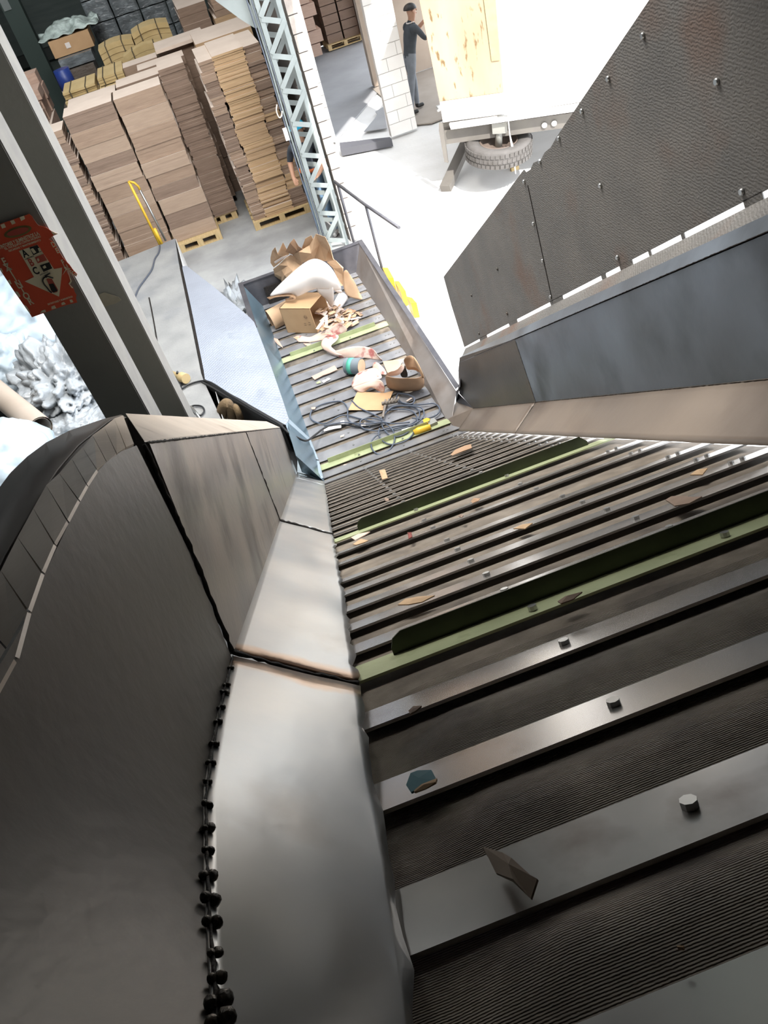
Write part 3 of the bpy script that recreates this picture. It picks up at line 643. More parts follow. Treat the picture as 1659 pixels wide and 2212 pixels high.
# rosy strapped bundles at the far left
k = 0
stack(-3.6, -2.25, 14.2, 15.6, FL, 1.7, 3, 3, [m_card4], 'the row under the rosy bundles', 'rows under the rosy bundles', 33)
for i, (x0, x1, y0, y1, z0, z1) in enumerate([(-3.1, -2.6, 14.2, 14.7, 1.71, 1.95), (-2.58, -2.28, 14.2, 14.8, 1.71, 2.0), (-3.1, -2.62, 14.72, 15.2, 1.71, 2.1), (-2.6, -2.26, 14.85, 15.4, 1.71, 2.16),
                                             (-3.0, -2.6, 15.22, 15.6, 1.71, 2.25), (-2.58, -2.24, 15.42, 15.8, 1.71, 2.3)]):
    bundle(x0, x1, y0, y1, z0, z1, 3, m_card4, m_card4, ['small rosy bundle nearest the grey post', 'rosy bundle with a stepped side above the ragged column', 'rosy bundle in the middle of the left pile',
            'rosy bundle at the right edge of the left pile', 'rosy bundle at the back beside a hole', 'rosy bundle at the back right under a plank'][i], 'rosy bundles at the far left', 300 + i, 0.02)
g = G(); g.beam((-2.62, 15.7, 2.31), (-2.9, 16.4, 2.75), 0.1, 0.02); tag(g.make('plank', m_pallet), 'short pale plank standing on the far left bundles', 'plank')
# wrapped pallets
for c in range(4):
    x0 = -1.25 + c * 0.47
    for k in range(7):
        z0 = 1.0 + k * 0.36
        t = thing('wrapped_bundle', (x0 + .2, 17.6, z0), 'grey film-wrapped bundle, %s in the %s column at the back' % (ordn(k, 7), ['leftmost', 'second', 'third', 'rightmost'][c]), 'bundle', 'grey film-wrapped bundles')
        r = random.Random(c * 10 + k); g = G()
        def f(u, v, r=r, x0=x0, z0=z0, c=c, k=k):
            a = 2 * math.pi * u; cx, cy = x0 + .22, 17.7
            sx = max(-1, min(1, 1.5 * math.cos(a))) * 0.222; sy = max(-1, min(1, 1.5 * math.sin(a))) * 0.5
            return Vector((cx + sx + noise.noise(Vector((a, v * 3, c + k * .3))) * .012, cy + sy, z0 + v * .345 + noise.noise(Vector((a * 2, v, c * 3 + k))) * .008))
        g.grid(f, 24, 4); g.bb(x0 + .01, x0 + .43, 17.22, 18.18, z0 + .02, z0 + .335); g.make('film_wrap', m_wrap, t)
g = G(); g.bb(-1.3, 0.62, 17.2, 18.2, FL, 0.99); tag(g.make('wrapped_load', m_wrapb), 'dark wrapped load under the grey bundles', 'bundle')
for k in range(5):
    g = G(); g.bb(-1.98 + .01 * (k % 2), -1.36, 15.9, 16.6, FL + k * .44, FL + k * .44 + .43); tag(g.make('wrapped_bundle', m_wrapb), 'brown film-wrapped bundle, %s in the pile below the taped box' % ordn(k, 5), 'bundle', 'brown wrapped bundles')
g = G(); g.bb(-1.9, -1.32, 16.0, 16.7, 2.11, 2.26); tag(g.make('wrapped_bundle', m_wrap), 'thin shiny wrapped bundle under the taped box', 'bundle')
bx = thing('taped_box', (-1.6, 16.5, 2.27), 'brown taped box on the wrapped pile beside the dark green post', 'box')
g = G(); g.bb(-1.95, -1.25, 16.2, 16.9, 2.27, 2.52); g.make('carton', m_box, bx)
g = G(); g.bb(-1.7, -1.62, 16.19, 16.2, 2.36, 2.44); g.make('paper_label', m_white, bx)
g = G(); g.grid(lambda u, v: Vector((-2.1 + 1.05 * u, 16.25 + .9 * v, 2.56 + .12 * noise.noise(Vector((u * 5, v * 5, 1))) + .12 * math.sin(math.pi * u) * math.sin(math.pi * v))), 24, 20)
tag(g.make('film_heap', m_film, solid=.004), 'crumpled clear film heaped on the taped box', 'plastic film')
g = G(); g.tube([(-1.87, 15.6, 1.72), (-1.87, 15.6, 2.02), (-1.87, 15.6, 2.2)], [.14, .14, .13], 16); o = g.make('blue_drum', M('blue_plastic', rgb('24397c'), None, rough=.4)); tag(o, 'small blue drum with a white band behind the bundles', 'drum')
g = G(); g.tube([(-1.87, 15.6, 1.87), (-1.87, 15.6, 1.90)], .143, 16); g.make('white_band', m_white, o)
g = G(); g.bb(-2.05, -1.62, 15.3, 15.85, FL, 1.72); tag(g.make('wrapped_bundle', m_wrapb), 'dark wrapped bundle under the blue drum', 'bundle')
# paper slip on the front stack
g = G(); g.plate([(-0.335, 12.52, 1.72), (-0.333, 12.62, 1.78), (-0.333, 12.62, 1.60), (-0.335, 12.52, 1.55)], (.002, 0, 0)); tag(g.make('paper_slip', m_white), 'white paper slip stuck on the side of the front stack', 'paper')

# ================================================================ steel columns
m_paint = M('pale_grey_paint', rgb('757b79'), rgb('828886'), 5, 0.5, 0.1)
lat = thing('lattice_column', (1.17, 10.65, FL), 'pale grey steel lattice column between the stack and the block wall', 'column')
LX0, LX1, LY0, LY1 = 1.03, 1.325, 10.57, 10.86
for x, y in ((LX0, LY0), (LX1, LY0), (LX0, LY1), (LX1, LY1)):
    sx = 1 if x == LX0 else -1; sy = 1 if y == LY0 else -1; w = 0.055
    g = G(); g.plate([(x, y, FL), (x + sx * w, y, FL), (x + sx * w, y + sy * .005, FL), (x + sx * .005, y + sy * .005, FL), (x + sx * .005, y + sy * w, FL), (x, y + sy * w, FL)], (0, 0, 6.2)); g.make('corner_angle', m_paint, lat)
zn = 0.08 - 0.385; k = 0
while zn < 5.6:
    for yy in (LY0 - .004, LY1 + .004):
        dz = 0 if yy < 10.6 else 0.19
        for (xa, za, xb, zb) in ((LX0 + .02, zn, LX1 - .02, zn - .10), (LX1 - .02, zn + .30, LX0 + .02, zn + .02)):
            if min(za, zb) + dz < FL: continue
            g = G(); yq = yy - (.003 if xa > xb else 0); g.beam((xa, yq, za + dz), (xb, yq, zb + dz), .058, .006, (0, 1, 0)); o = g.make('lattice_bar', m_paint, lat)
    for xx in (LX0 - .004, LX1 + .004):
        if zn + .1 > FL: g = G(); g.beam((xx, LY0 + .02, zn + .1), (xx, LY1 - .02, zn + .28), .04, .006, (1, 0, 0)); g.make('lattice_bar', m_paint, lat)
    zn += 0.385
g = G(); g.plate([at(x, y, Y=10.6) for x, y in [(440, -20), (520, -20), (546, 20), (556, 60), (549, 60), (536, 52), (520, 42), (470, 5)]], (0, .06, 0)); g.make('gusset_plate', m_paint, lat)
for k, (dx, rr) in enumerate(((-.045, .013), (-.075, .009), (-.022, .007))):
    pts = [(LX0 + dx + .006 * math.sin(z * 3 + k), LY0 - .02 - .01 * k, z) for z in [FL + i * .35 for i in range(18)]]
    g = G(); g.tube(spline(pts, 3), rr, 6); tag(g.make('conduit' if k == 0 else 'cable', m_paint if k == 0 else m_cable), ['grey conduit running up the left edge of the lattice column', 'dark cable beside the conduit on the lattice column', 'thin cable tight against the lattice column corner'][k], 'conduit' if k == 0 else 'cable')
g = G(); g.tube(spline([at(x, y, Y=10.5) for x, y in [(598, 226), (597, 240), (603, 254), (608, 250), (609, 240)]], 4), .008, 6); tag(g.make('cable_loop', M('cream_cable', rgb('cfc5b6'))), 'cream cable loop hanging off the lattice column', 'cable')
g = G(); g.box(at(618, 290, Y=10.5), (.05, .05, .14)); tag(g.make('socket_box', m_white), 'small white socket box on the lattice column conduit', 'socket')

m_post = M('grey_post_face', rgb('86857e'), rgb('93918a'), 3, 0.6, 0.2, 0.1, 40)
def post(Yf, xl, xr, xs, yrow, label, tall=7.6):
    A, B = at(xl, yrow, Y=Yf), at(xr, yrow, Y=Yf); d = ray(xs, yrow); Yb = d.y * B.x / d.x
    t = thing('steel_post', ((A.x + B.x) / 2, (Yf + Yb) / 2, FL), label, 'post')
    g = G(); g.bb(A.x, B.x, Yf, Yb, FL, tall); g.make('post_shell', m_post, t)
    g = G(); g.bb(B.x, B.x + .004, Yf + .004, Yb - .004, FL + .1, tall); plabel(g.make('edge_face', M('lit_side_tone', rgb('8a8885'), rgb('98958f'), 12, .5), t), 'side face coloured paler for the light on it')  # separate paler side plate, light from that side put into its colour
    g = G(); g.bb(A.x - .06, B.x + .06, Yf - .06, Yb + .06, FL, FL + .015); g.make('base_plate', m_post, t)
    return A, B, Yb
PA = post(2.62, 224.5, 322, 348, 897, 'near grey steel post left of the chute, carrying the red sign')
PB = post(PA[2] + .35, 300, 405, 420, 900, 'second grey steel post right behind the one with the sign')
g = G(); g.bb(-2.75, -2.4, 18.6, 18.9, FL, 8.1); o = tag(g.make('steel_post', M('dark_green_paint', rgb('36443f'))), 'dark green steel post in the far left background', 'post')
g = G(); g.bb(-2.72, -2.58, 18.58, 18.6, 2.9, 5.2); g.make('pale_strip', m_paint, o)
g = G(); g.bb(-14, -2.75, 23.4, 23.6, 1.3, 1.55); struct(g.make('trim_1', M('dark_trim', rgb('2f3532'))))
g = G(); g.bb(-4.6, -3.5, 21.5, 22.4, FL, 1.2); tag(g.make('brown_crate', m_card3), 'brown crate by the dark back wall', 'crate')

# ---- the torn sign on the near post
SY = 2.612
m_red = M('sign_red', rgb('d9502f'), rgb('e05a38'), 3, 0.5); m_cream = M('sign_cream', rgb('e0d6b4'), rgb('eadfbe'), 6, 0.5)
m_sblk = M('sign_black', rgb('1c1b18')); m_sred = M('sign_faded_red', rgb('b4503f')); m_olive = M('sign_olive', rgb('7a6a3a'))
def sc(x, y, k=0): return at(x / 6.38, 440 + y / 6.38, Y=SY - .0012 * k)
sign = thing('sign', tuple(sc(500, 900)), 'torn red fire extinguisher sign with cream arrow on the near post', 'sign')
def sp(poly, mat, k, name, raw=False):
    g = G(); ps = [sc(x, y, k) for x, y in poly]; g.plate(ps, (0, -.0008, 0)); return g.make(name, mat, sign)
sp([(-70, 300), (130, 235), (380, 150), (400, 140), (445, 175), (480, 235), (520, 290), (640, 330), (700, 370), (760, 400), (800, 412), (720, 450), (672, 488), (740, 530), (800, 640), (880, 760), (960, 840), (1000, 900), (1065, 970), (1050, 1005), (1010, 965), (930, 905), (915, 930), (960, 1010), (990, 1070), (965, 1115), (1010, 1160), (1030, 1215), (1055, 1260), (1045, 1300), (1065, 1360), (900, 1400), (440, 1565), (420, 1530), (200, 1215), (0, 910), (-70, 830)], m_red, 0, 'red_paper')
sp([(260, 650), (515, 565), (745, 900), (855, 880), (850, 985), (815, 1280), (340, 1070), (470, 1010)], m_cream, 1, 'arrow')
sp([(405, 605), (515, 568), (575, 655), (460, 710)], m_sblk, 2, 'picture_panel'); sp([(480, 740), (600, 690), (650, 780), (520, 820)], m_sred, 2, 'picture_panel'); sp([(550, 850), (680, 805), (720, 890), (600, 940)], m_sblk, 2, 'picture_panel')
sp([(420, 625), (455, 612), (500, 670), (465, 690)], m_cream, 3, 'bin_picture'); sp([(508, 765), (525, 745), (545, 780), (525, 800)], m_cream, 3, 'can_picture'); sp([(585, 870), (620, 845), (640, 880), (605, 895)], m_cream, 3, 'plug_picture')
sp([(520, 615), (550, 605), (570, 650), (540, 665)], m_cream, 3, 'flame_picture')
for c, x, y, col, s in (('A', 345, 690, m_sblk, 95), ('B', 430, 815, m_red, 95), ('C', 495, 930, m_sblk, 95)): pass
def letters(txt, pts, size, mat, k, name):
    for c, (x, y) in zip(txt, pts):
        if c == ' ': continue
        p = sc(x, y, k); vs, fs = text_geo(c, size); g = G()
        g.add([p + Vector((v.x * .8, 0, v.y * 1.1)) for v in vs], fs); o = g.make(name, mat, sign, recalc=False)
letters('A C', [(345, 690), (430, 815), (495, 930)], .030, m_sblk, 2, 'letter'); letters('B', [(430, 815)], .030, m_sred, 2, 'letter')
letters('EXTINTOR', [(62, 800), (105, 880), (155, 950), (205, 1030), (258, 1110), (312, 1195), (365, 1275), (420, 1350)], .029, m_cream, 2, 'letter')
letters('DE FUEG', [(738, 565), (790, 650), (820, 720), (868, 810), (915, 880), (970, 930), (1020, 965)], .021, m_cream, 2, 'letter')
def line(txt, x0, y0, x1, y1, size, mat, name='small_print'):
    a, b = sc(x0, y0, 2), sc(x1, y1, 2); vs, fs = text_geo(txt, size); w = max(v.x for v in vs) - min(v.x for v in vs)
    d = (b - a); L = d.length; d.normalize(); up = Vector((-d.z, 0, d.x)); c = (a + b) / 2; g = G()
    g.add([c + d * (v.x * L / w) + up * v.y for v in vs], fs); g.make(name, mat, sign, recalc=False)
line('EXTINTORES Y SUMINISTROS S.A.', -60, 625, 540, 405, .015, m_cream)
line('TEL. FAX EQUIPOS CONTRA INCENDIO', 60, 630, 560, 450, .009, m_cream)
line('RECARGAS Y MANTENIMIENTO', 120, 655, 560, 500, .008, m_cream)
line('EXTINTORES Y SUMINISTROS', 660, 1390, 1000, 1280, .008, m_cream)
line('COMBUSTIBLES', 345, 770, 465, 720, .005, m_sblk); line('ELECTRICOS', 550, 985, 660, 935, .005, m_sblk)
g = G(); cx, cz = 245, 385
el = [sc(cx + 190 * math.cos(a) + 0 * math.sin(a), cz - 75 * math.cos(a) * .62 + 72 * math.sin(a), 1) for a in [i * math.pi / 14 for i in range(28)]]
g.plate(el, (0, -.0006, 0)); g.make('logo_oval', m_olive, sign)
el2 = [sc(cx + 150 * math.cos(a), cz - 60 * math.cos(a) * .62 + 45 * math.sin(a), 2) for a in [i * math.pi / 14 for i in range(28)]]
g = G(); g.plate(el2, (0, -.0006, 0)); g.make('logo_panel', m_sred, sign)
sp([(640, 1040), (660, 1030), (715, 1035), (800, 1185), (790, 1215), (745, 1225), (715, 1215)], m_sred, 2, 'extinguisher_body'); sp([(672, 1110), (735, 1100), (795, 1200), (735, 1225), (705, 1190)], m_sblk, 3, 'extinguisher_label')
g = G(); g.tube(spline([sc(x, y, 3) for x, y in [(650, 1010), (610, 1020), (590, 1060), (610, 1110), (650, 1160), (690, 1210), (715, 1225)]], 4), .0022, 5); g.make('extinguisher_hose', m_sblk, sign)
g = G(); g.tube([sc(620, 1000, 3), sc(690, 955, 3)], .002, 5); g.tube([sc(650, 1000, 3), sc(735, 1025, 3)], .002, 5); g.make('extinguisher_handle', m_sblk, sign)
for q in ([(5, 290), (58, 270), (82, 325), (30, 342)], [(138, 238), (190, 222), (216, 268), (168, 288)], [(270, 185), (330, 165), (345, 208), (292, 238)], [(555, 1505), (575, 1475), (622, 1460), (635, 1492)], [(712, 1455), (708, 1418), (752, 1400), (775, 1440)], [(852, 1400), (845, 1368), (880, 1352), (906, 1382)], [(975, 1365), (958, 1325), (990, 1318), (1012, 1355)],
          [(100, 1060), (135, 1050), (160, 1105), (140, 1110)], [(205, 1205), (245, 1215), (285, 1275), (262, 1290)], [(330, 1390), (370, 1420), (420, 1500), (405, 1505)], [(-10, 890), (20, 890), (45, 950), (20, 930)]):
    sp(q, m_cream, 1, 'border_check')
sp([(445, 178), (480, 235), (525, 292), (550, 310), (500, 262), (460, 205)], m_white, 1, 'torn_edge'); sp([(700, 372), (762, 402), (800, 412), (740, 430), (715, 400)], m_cream, 1, 'torn_edge'); sp([(935, 915), (962, 1012), (990, 1070), (965, 1115), (1010, 1165), (985, 1160), (945, 1100), (970, 1065)], m_cream, 1, 'torn_edge')
sp([(860, 985), (905, 905), (880, 880), (910, 868), (925, 900)], m_cream, 2, 'torn_edge')
yb = PA[2] + .35 - .004
g = G(); g.plate([at(x, y, Y=yb) for x, y in [(214, 636), (225, 631), (240, 636), (256, 641), (262, 648), (250, 655), (222, 663), (215, 650)]], (0, -.002, 0)); tag(g.make('paper_scrap', M('old_tape', rgb('8f8878'), rgb('a39b88'), 20, .7)), 'torn pale sticker remnant on the second steel post', 'paper')
# ================================================================ dock and walkway plate
DZ = 0.35
g = G(); A0 = at(378, 515, Z=DZ); A1 = at(482, 915, Z=DZ)
poly = [A0] + [at(x, y, Z=DZ) for x, y in [(386, 568), (405, 660), (434, 805), (441, 825)]] + [A1, Vector((A1.x, 3.0, DZ)), Vector((-7, 3.0, DZ)), Vector((-7, A0.y + .15, DZ)), at(255, 565, Z=DZ)]
g.plate(poly, (0, 0, -.45)); dock = g.make('concrete_dock', m_dock); tag(dock, 'raised grey concrete dock behind the two steel posts', 'platform')
g = G(); g.tube([at(x, y, Z=DZ) for x, y in [(322, 643), (328, 672), (334, 705), (340, 742), (345, 760)]], .009, 4); g.make('joint', m_scorch, dock)
# side face of the dock, the light on it put into a paler colour
g = G(); g.plate([A0 + Vector((.004, 0, -.01)), A1 + Vector((.004, 0, -.01)), A1 + Vector((.006, 0, -.44)), A0 + Vector((.006, 0, -.44))], (.004, 0, 0)); g.make('dock_lit_side', m_sunground, dock)
def tread_mat():
    m = M('tread_plate', rgb('9ba1ad'), rgb('aab0bb'), 1.5, 0.38, 0.35, 0.0, c3=rgb('838a98'), s3=2.5, t3=(0.6, 0.8), rvar=0.06)
    nt = m.node_tree; N = nt.nodes; L = nt.links; p = N['Principled BSDF']
    tc = N.new('ShaderNodeTexCoord'); mp = N.new('ShaderNodeMapping'); mp.inputs['Rotation'].default_value = (0, 0, 0.785); L.new(tc.outputs['Object'], mp.inputs[0])
    w1 = N.new('ShaderNodeTexWave'); w1.inputs['Scale'].default_value = 9; w1.bands_direction = 'X'; L.new(mp.outputs[0], w1.inputs[0])
    w2 = N.new('ShaderNodeTexWave'); w2.inputs['Scale'].default_value = 9; w2.bands_direction = 'Y'; L.new(mp.outputs[0], w2.inputs[0])
    mu = N.new('ShaderNodeMath'); mu.operation = 'MULTIPLY'; L.new(w1.outputs[1], mu.inputs[0]); L.new(w2.outputs[1], mu.inputs[1])
    b = N.new('ShaderNodeBump'); b.inputs['Strength'].default_value = .5; b.inputs['Distance'].default_value = .004; L.new(mu.outputs[0], b.inputs['Height']); L.new(b.outputs[0], p.inputs['Normal'])
    return m
PZ2 = .362
g = G(); g.plate([at(x, y, Z=PZ2) for x, y in [(394, 575), (403, 574), (465, 622), (540, 686), (549, 696), (562, 728), (578, 770), (592, 810), (612, 868), (624, 905), (618, 918), (606, 914), (520, 862), (443, 822), (440, 800), (413, 665), (394, 580)]], (0, 0, -.012))
wp_ = g.make('walkway_plate', tread_mat()); tag(wp_, 'pale blue tread plate bridging the dock and the trough', 'floor plate')
g = G(); g.plate([at(x, y, Z=.352) for x, y in [(380, 520), (390, 575), (388, 578), (437, 805), (441, 822), (447, 818), (412, 662), (393, 580)]], (0, 0, -.02)); tag(g.make('gap_shade_strip', m_scorch), 'black strip painted for the open gap between dock and tread plate', 'painted gap')  # dark strip standing in for the shade in the open gap
g = G(); e0, e1 = at(440, 826, Z=.34), at(612, 925, Z=.34); g.beam(e0, e1, .05, .06)
g.plate([e0, e1, e1 + Vector((0, 0, -.44)), e0 + Vector((0, 0, -.44))], (0, -.004, 0)); tag(g.make('support_beam', M('black_steel', rgb('141414'), rgb('1e1c1b'), 5, .6)), 'black steel beam carrying the near edge of the tread plate, with a black sheet for the shaded void below', 'beam')  # sheet under the beam stands in for the dark void
g = G(); g.plate([at(x, y, Z=.05) for x, y in [(446, 832), (612, 925), (700, 1080), (480, 1010)]], (0, 0, -.06)); tag(g.make('gap_shade', m_black), 'dark sheet painted for the shade under the tread plate edge', 'painted shade')  # black sheet put in for the shade below the plate edge
# bolt holes in the trough lip: small dark notch
# tools on the dock
t = thing('hand_truck', tuple(at(345, 528, Z=DZ)), 'yellow and chrome tube frame standing at the dock corner', 'hand truck')
a, b = at(345, 528, Z=DZ), at(358, 520, Z=DZ); a2 = at(278, 392, Y=a.y); b2 = at(302, 410, Y=b.y)
g = G(); g.tube([a, a2], .018, 8); g.make('yellow_tube', m_yellow, t); g = G(); g.tube([b, b2], .017, 8); g.make('chrome_tube', m_bolt, t)
g = G(); g.tube([a2, a2 + Vector((.06, -.02, -.03)), b2 + Vector((0, 0, .05)), b2], .016, 8); g.make('handle', m_yellow, t); g = G(); g.tube([a + Vector((.03, 0, 0)), a.lerp(a2, .25) + Vector((.03, 0, 0))], .024, 8); g.make('sleeve', m_yellow, t)
g = G(); g.tube(spline([at(x, y, Z=DZ + .012) for x, y in [(345, 530), (343, 545), (334, 560), (328, 582), (312, 605), (300, 622), (292, 640), (283, 660)]], 5), .011, 6); tag(g.make('cable', m_cable), 'grey cable curving over the dock away from the yellow tube', 'cable')
tool = thing('grinder', tuple(at(392, 818, Z=DZ)), 'tan wooden-handled tool with round end lying on the dock', 'tool')
c0, c1 = at(368, 806, Z=DZ + .05), at(402, 818, Z=DZ + .06)
g = G(); g.tube([c0, c0.lerp(c1, .6), c0.lerp(c1, .7), c1], [.03, .035, .055, .055], 12); g.make('handle', m_tan, tool)
g = G(); g.tube([c0.lerp(c1, .5) + Vector((0, 0, .03)), c0.lerp(c1, .6) + Vector((0, 0, .06))], .012, 8); g.make('switch', m_black, tool)
g = G(); g.tube(spline([at(x, y, Z=DZ + .02) for x, y in [(394, 812), (392, 826), (391, 840), (405, 832), (425, 825), (440, 823)]] + [at(x, y, Z=.40) for x, y in [(455, 826), (475, 838), (505, 858), (540, 880), (575, 900), (605, 918), (622, 934)]] + [at(x, y, Z=.33) for x, y in [(642, 945)]] + [at(662, 952, Z=.24), at(680, 940, Z=.12)] + [at(x, y, Z=.03) for x, y in [(700, 925), (718, 919), (745, 918), (775, 922), (800, 920), (822, 915)]], 5), .010, 6)
tag(g.make('cable', m_black), 'long dark cable running from the dock tool along the plate into the trough', 'cable')
g = G(); g.tube(spline([at(x, y, Z=DZ + .02) for x, y in [(410, 880), (420, 876), (436, 878), (441, 888), (434, 897), (424, 895)]], 5), .009, 6); tag(g.make('cable', m_black), 'small loop of black cable on the dock by the post foot', 'cable')
g = G(); g.tube([at(412, 880, Z=DZ + .02), at(424, 892, Z=DZ + .02), at(432, 904, Z=DZ + .02)], [.02, .014, .01], 8); tag(g.make('spray_lance', m_bolt), 'short silver nozzle beside the black cable loop', 'tool')
# work gloves stuck on the plate edge
m_glove = M('brown_suede', rgb('5c4a36'), rgb('7c6749'), 12, .9, 0, .8, 40)
gl = thing('work_glove', tuple(at(490, 890, Z=.3)), 'brown suede work glove hanging over the black beam', 'glove')
for i, pts in enumerate([[(480, 905, .2), (479, 888, .34), (484, 874, .42), (492, 872, .42), (499, 884, .34), (502, 904, .2)], [(500, 880, .36), (508, 880, .36), (515, 892, .3), (520, 906, .2)]]):
    g = G(); g.tube(spline([at(x, y, Z=z) for x, y, z in pts], 5), [.05, .055, .06, .06, .055, .05][0] if i == 0 else .035, 8); g.make('glove_finger' if i else 'glove_palm', m_glove, gl)
# plastic heap at the left
def blob(name, c, size, mat, label, cat, seed, rough=.25, freq=3.0, sub=5):
    bm = bmesh.new(); bmesh.ops.create_icosphere(bm, subdivisions=sub, radius=1.0); g = G(); vs = []
    for v in bm.verts:
        d = v.co.normalized(); n = 0; f = freq; a = rough
        for o in range(6): n += a * abs(noise.noise(d * f + Vector((seed * 3.1, o * 5, 0)))) * 2; f *= 2.1; a *= .5
        p = d * (1 - rough * .8 + n); vs.append(Vector(c) + Vector((p.x * size[0], p.y * size[1], max(p.z, -.25) * size[2])))
    g.add(vs, [[v.index for v in f.verts] for f in bm.faces], 0, True); bm.free(); o = g.make(name, mat)
    return tag(o, label, cat)
c = at(135, 800, Z=.75); blob('film_heap', (c.x, c.y, .55), (.52, .75, .42), m_bag, 'large heap of crumpled clear film on the dock, left of the near post', 'plastic film', 1, .30, 2.6, 6)
c = at(150, 925, Z=.6); blob('film_heap', (c.x, c.y, .45), (.5, .5, .22), m_bag, 'low heap of shiny film just above the dark curved guard', 'plastic film', 2, .30, 3.0, 6)
m_bale = M('pale_blue_white_wrap', rgb('9fb0bc'), rgb('b5c1c9'), 1.5, .35, 0, .3, 3, bdist=.03)
c = at(50, 650, Z=.8); blob('wrapped_bale', (c.x, c.y, .62), (.75, 1.0, .55), m_bale, 'big pale blue wrapped bale behind the sign', 'bale', 3, .12, 1.8)
c = at(25, 790, Z=.7); blob('wrapped_bale', (c.x - .1, c.y, .6), (.42, .5, .42), m_bale, 'smaller dirty white bale between the blue bale and the tube', 'bale', 4, .2, 2.2)
c = at(20, 970, Z=.8); blob('wrapped_bale', (c.x - .05, c.y - .1, .62), (.48, .52, .5), m_bale, 'smooth white wrapped bale at the left edge under the tube', 'bale', 5, .08, 1.5)
a, b = at(-40, 820, Z=.95), at(88, 925, Z=.78); d = (b - a).normalized()
g = G(); g.tube([a, b], .12, 20, cap=False); g.tube([b, a], .105, 20, cap=False); tube_ = g.make('cardboard_tube', M('tube_paper', rgb('a39587'), rgb('ad9f92'), 3, .8)); tag(tube_, 'thick pale cardboard tube lying on the film heap', 'tube')
g = G(); e = at(515, 645, Z=.1); tag(blob('film_heap', (e.x - .05, e.y, FL + .05), (.22, .5, .22), m_film if False else m_bag, 'x', 'plastic film', 6, .6, 3.5, 4), 'bright crumpled film on the floor between plate and trough corner', 'plastic film')

# ================================================================ in the trough
bx = thing('cardboard_box', tuple(at(650, 718, Z=0)), 'open cardboard box lying on its side in the trough', 'box')
B0 = at(622, 719, Z=0.012); FV = at(686.5, 720, Z=0.012) - B0; FV.z = 0; DV = at(701.7, 631, Z=.335) - at(671.5, 667, Z=.335); DV.z = 0; BHt = Vector((0, 0, .325)); ww = .006
dn = DV.normalized() * ww
def bq(a, u, v, th, name, mat=None): g = G(); g.plate([a, a + u, a + u + v, a + v], th); g.make(name, mat or m_box, bx)
bq(B0, FV, BHt, dn, 'front_panel'); bq(B0 + BHt, FV, DV, Vector((0, 0, -ww)), 'top_panel'); bq(B0, FV, DV, Vector((0, 0, ww)), 'bottom_panel'); bq(B0 + DV, FV, BHt, -dn, 'back_panel'); bq(B0, DV, BHt, FV.normalized() * ww, 'closed_end')
fn = -DV.normalized()
vs, fs = text_geo('O', .05); fu = FV.normalized(); 
def onf(px, py): d = ray(px, py); n_ = DV.normalized(); return CAM + d * ((B0 - CAM).dot(n_) / d.dot(n_)) + fn * .001
cc = onf(660, 685); g = G()
for r_ in (.022, .014): g.tube([cc + fu * r_ * math.cos(k * .4) + Vector((0, 0, r_ * math.sin(k * .4))) for k in range(17)], .0016, 4)
g.make('printed_mark', m_ink, bx)
for i, (x, y) in enumerate([(657, 699), (666, 697), (658, 703), (667, 702)]):
    p = onf(x, y); g = G(); g.plate([p, p + fu * .028, p + fu * .028 + Vector((0, 0, .006)), p + Vector((0, 0, .006))], fn * .0005); g.make('printed_line', m_ink, bx)
# heap of card scraps
r = random.Random(9); region = [(686, 664), (706, 650), (722, 658), (742, 668), (765, 672), (778, 676), (770, 692), (755, 706), (732, 715), (706, 722), (692, 712)]
def inside(x, y, P):
    c = False; j = len(P) - 1
    for i in range(len(P)):
        if (P[i][1] > y) != (P[j][1] > y) and x < (P[j][0] - P[i][0]) * (y - P[i][1]) / (P[j][1] - P[i][1]) + P[i][0]: c = not c
        j = i
    return c
protos = []
scm = [m_kraft, m_card4, m_cardtop, m_kraftd]
for k in range(8):
    w, l = r.uniform(.012, .025), r.uniform(.04, .085); g = G(); z1 = r.uniform(-.006, .008)
    g.plate([(-l, -w, 0), (-l * .2, -w * 1.1, z1), (l, -w, 0), (l * .95, w, .004), (0, w * .9, z1), (-l * .9, w, 0)], (0, 0, .004)); o = g.make('cardboard_scrap', scm[k % 4]); protos.append(o); bpy.data.objects.remove(o, do_unlink=False) if False else None
cnt = 0
while cnt < 120:
    x, y = r.uniform(680, 780), r.uniform(648, 722)
    if not inside(x, y, region): continue
    hmax = max(0.01, .15 * (1 - (x - 684) / 95)); z = .025 + hmax * r.random()
    src = protos[cnt % 8]; o = src if cnt < 8 else src.copy()
    if cnt >= 8: COL.objects.link(o)
    o.location = at(x, y, Z=z); o.rotation_euler = (r.uniform(-.5, .5), r.uniform(-.4, .4), r.uniform(0, 6.28))
    tag(o, 'small torn cardboard scrap in the heap spilling from the box', 'scrap', 'cardboard scraps spilling from the box'); cnt += 1
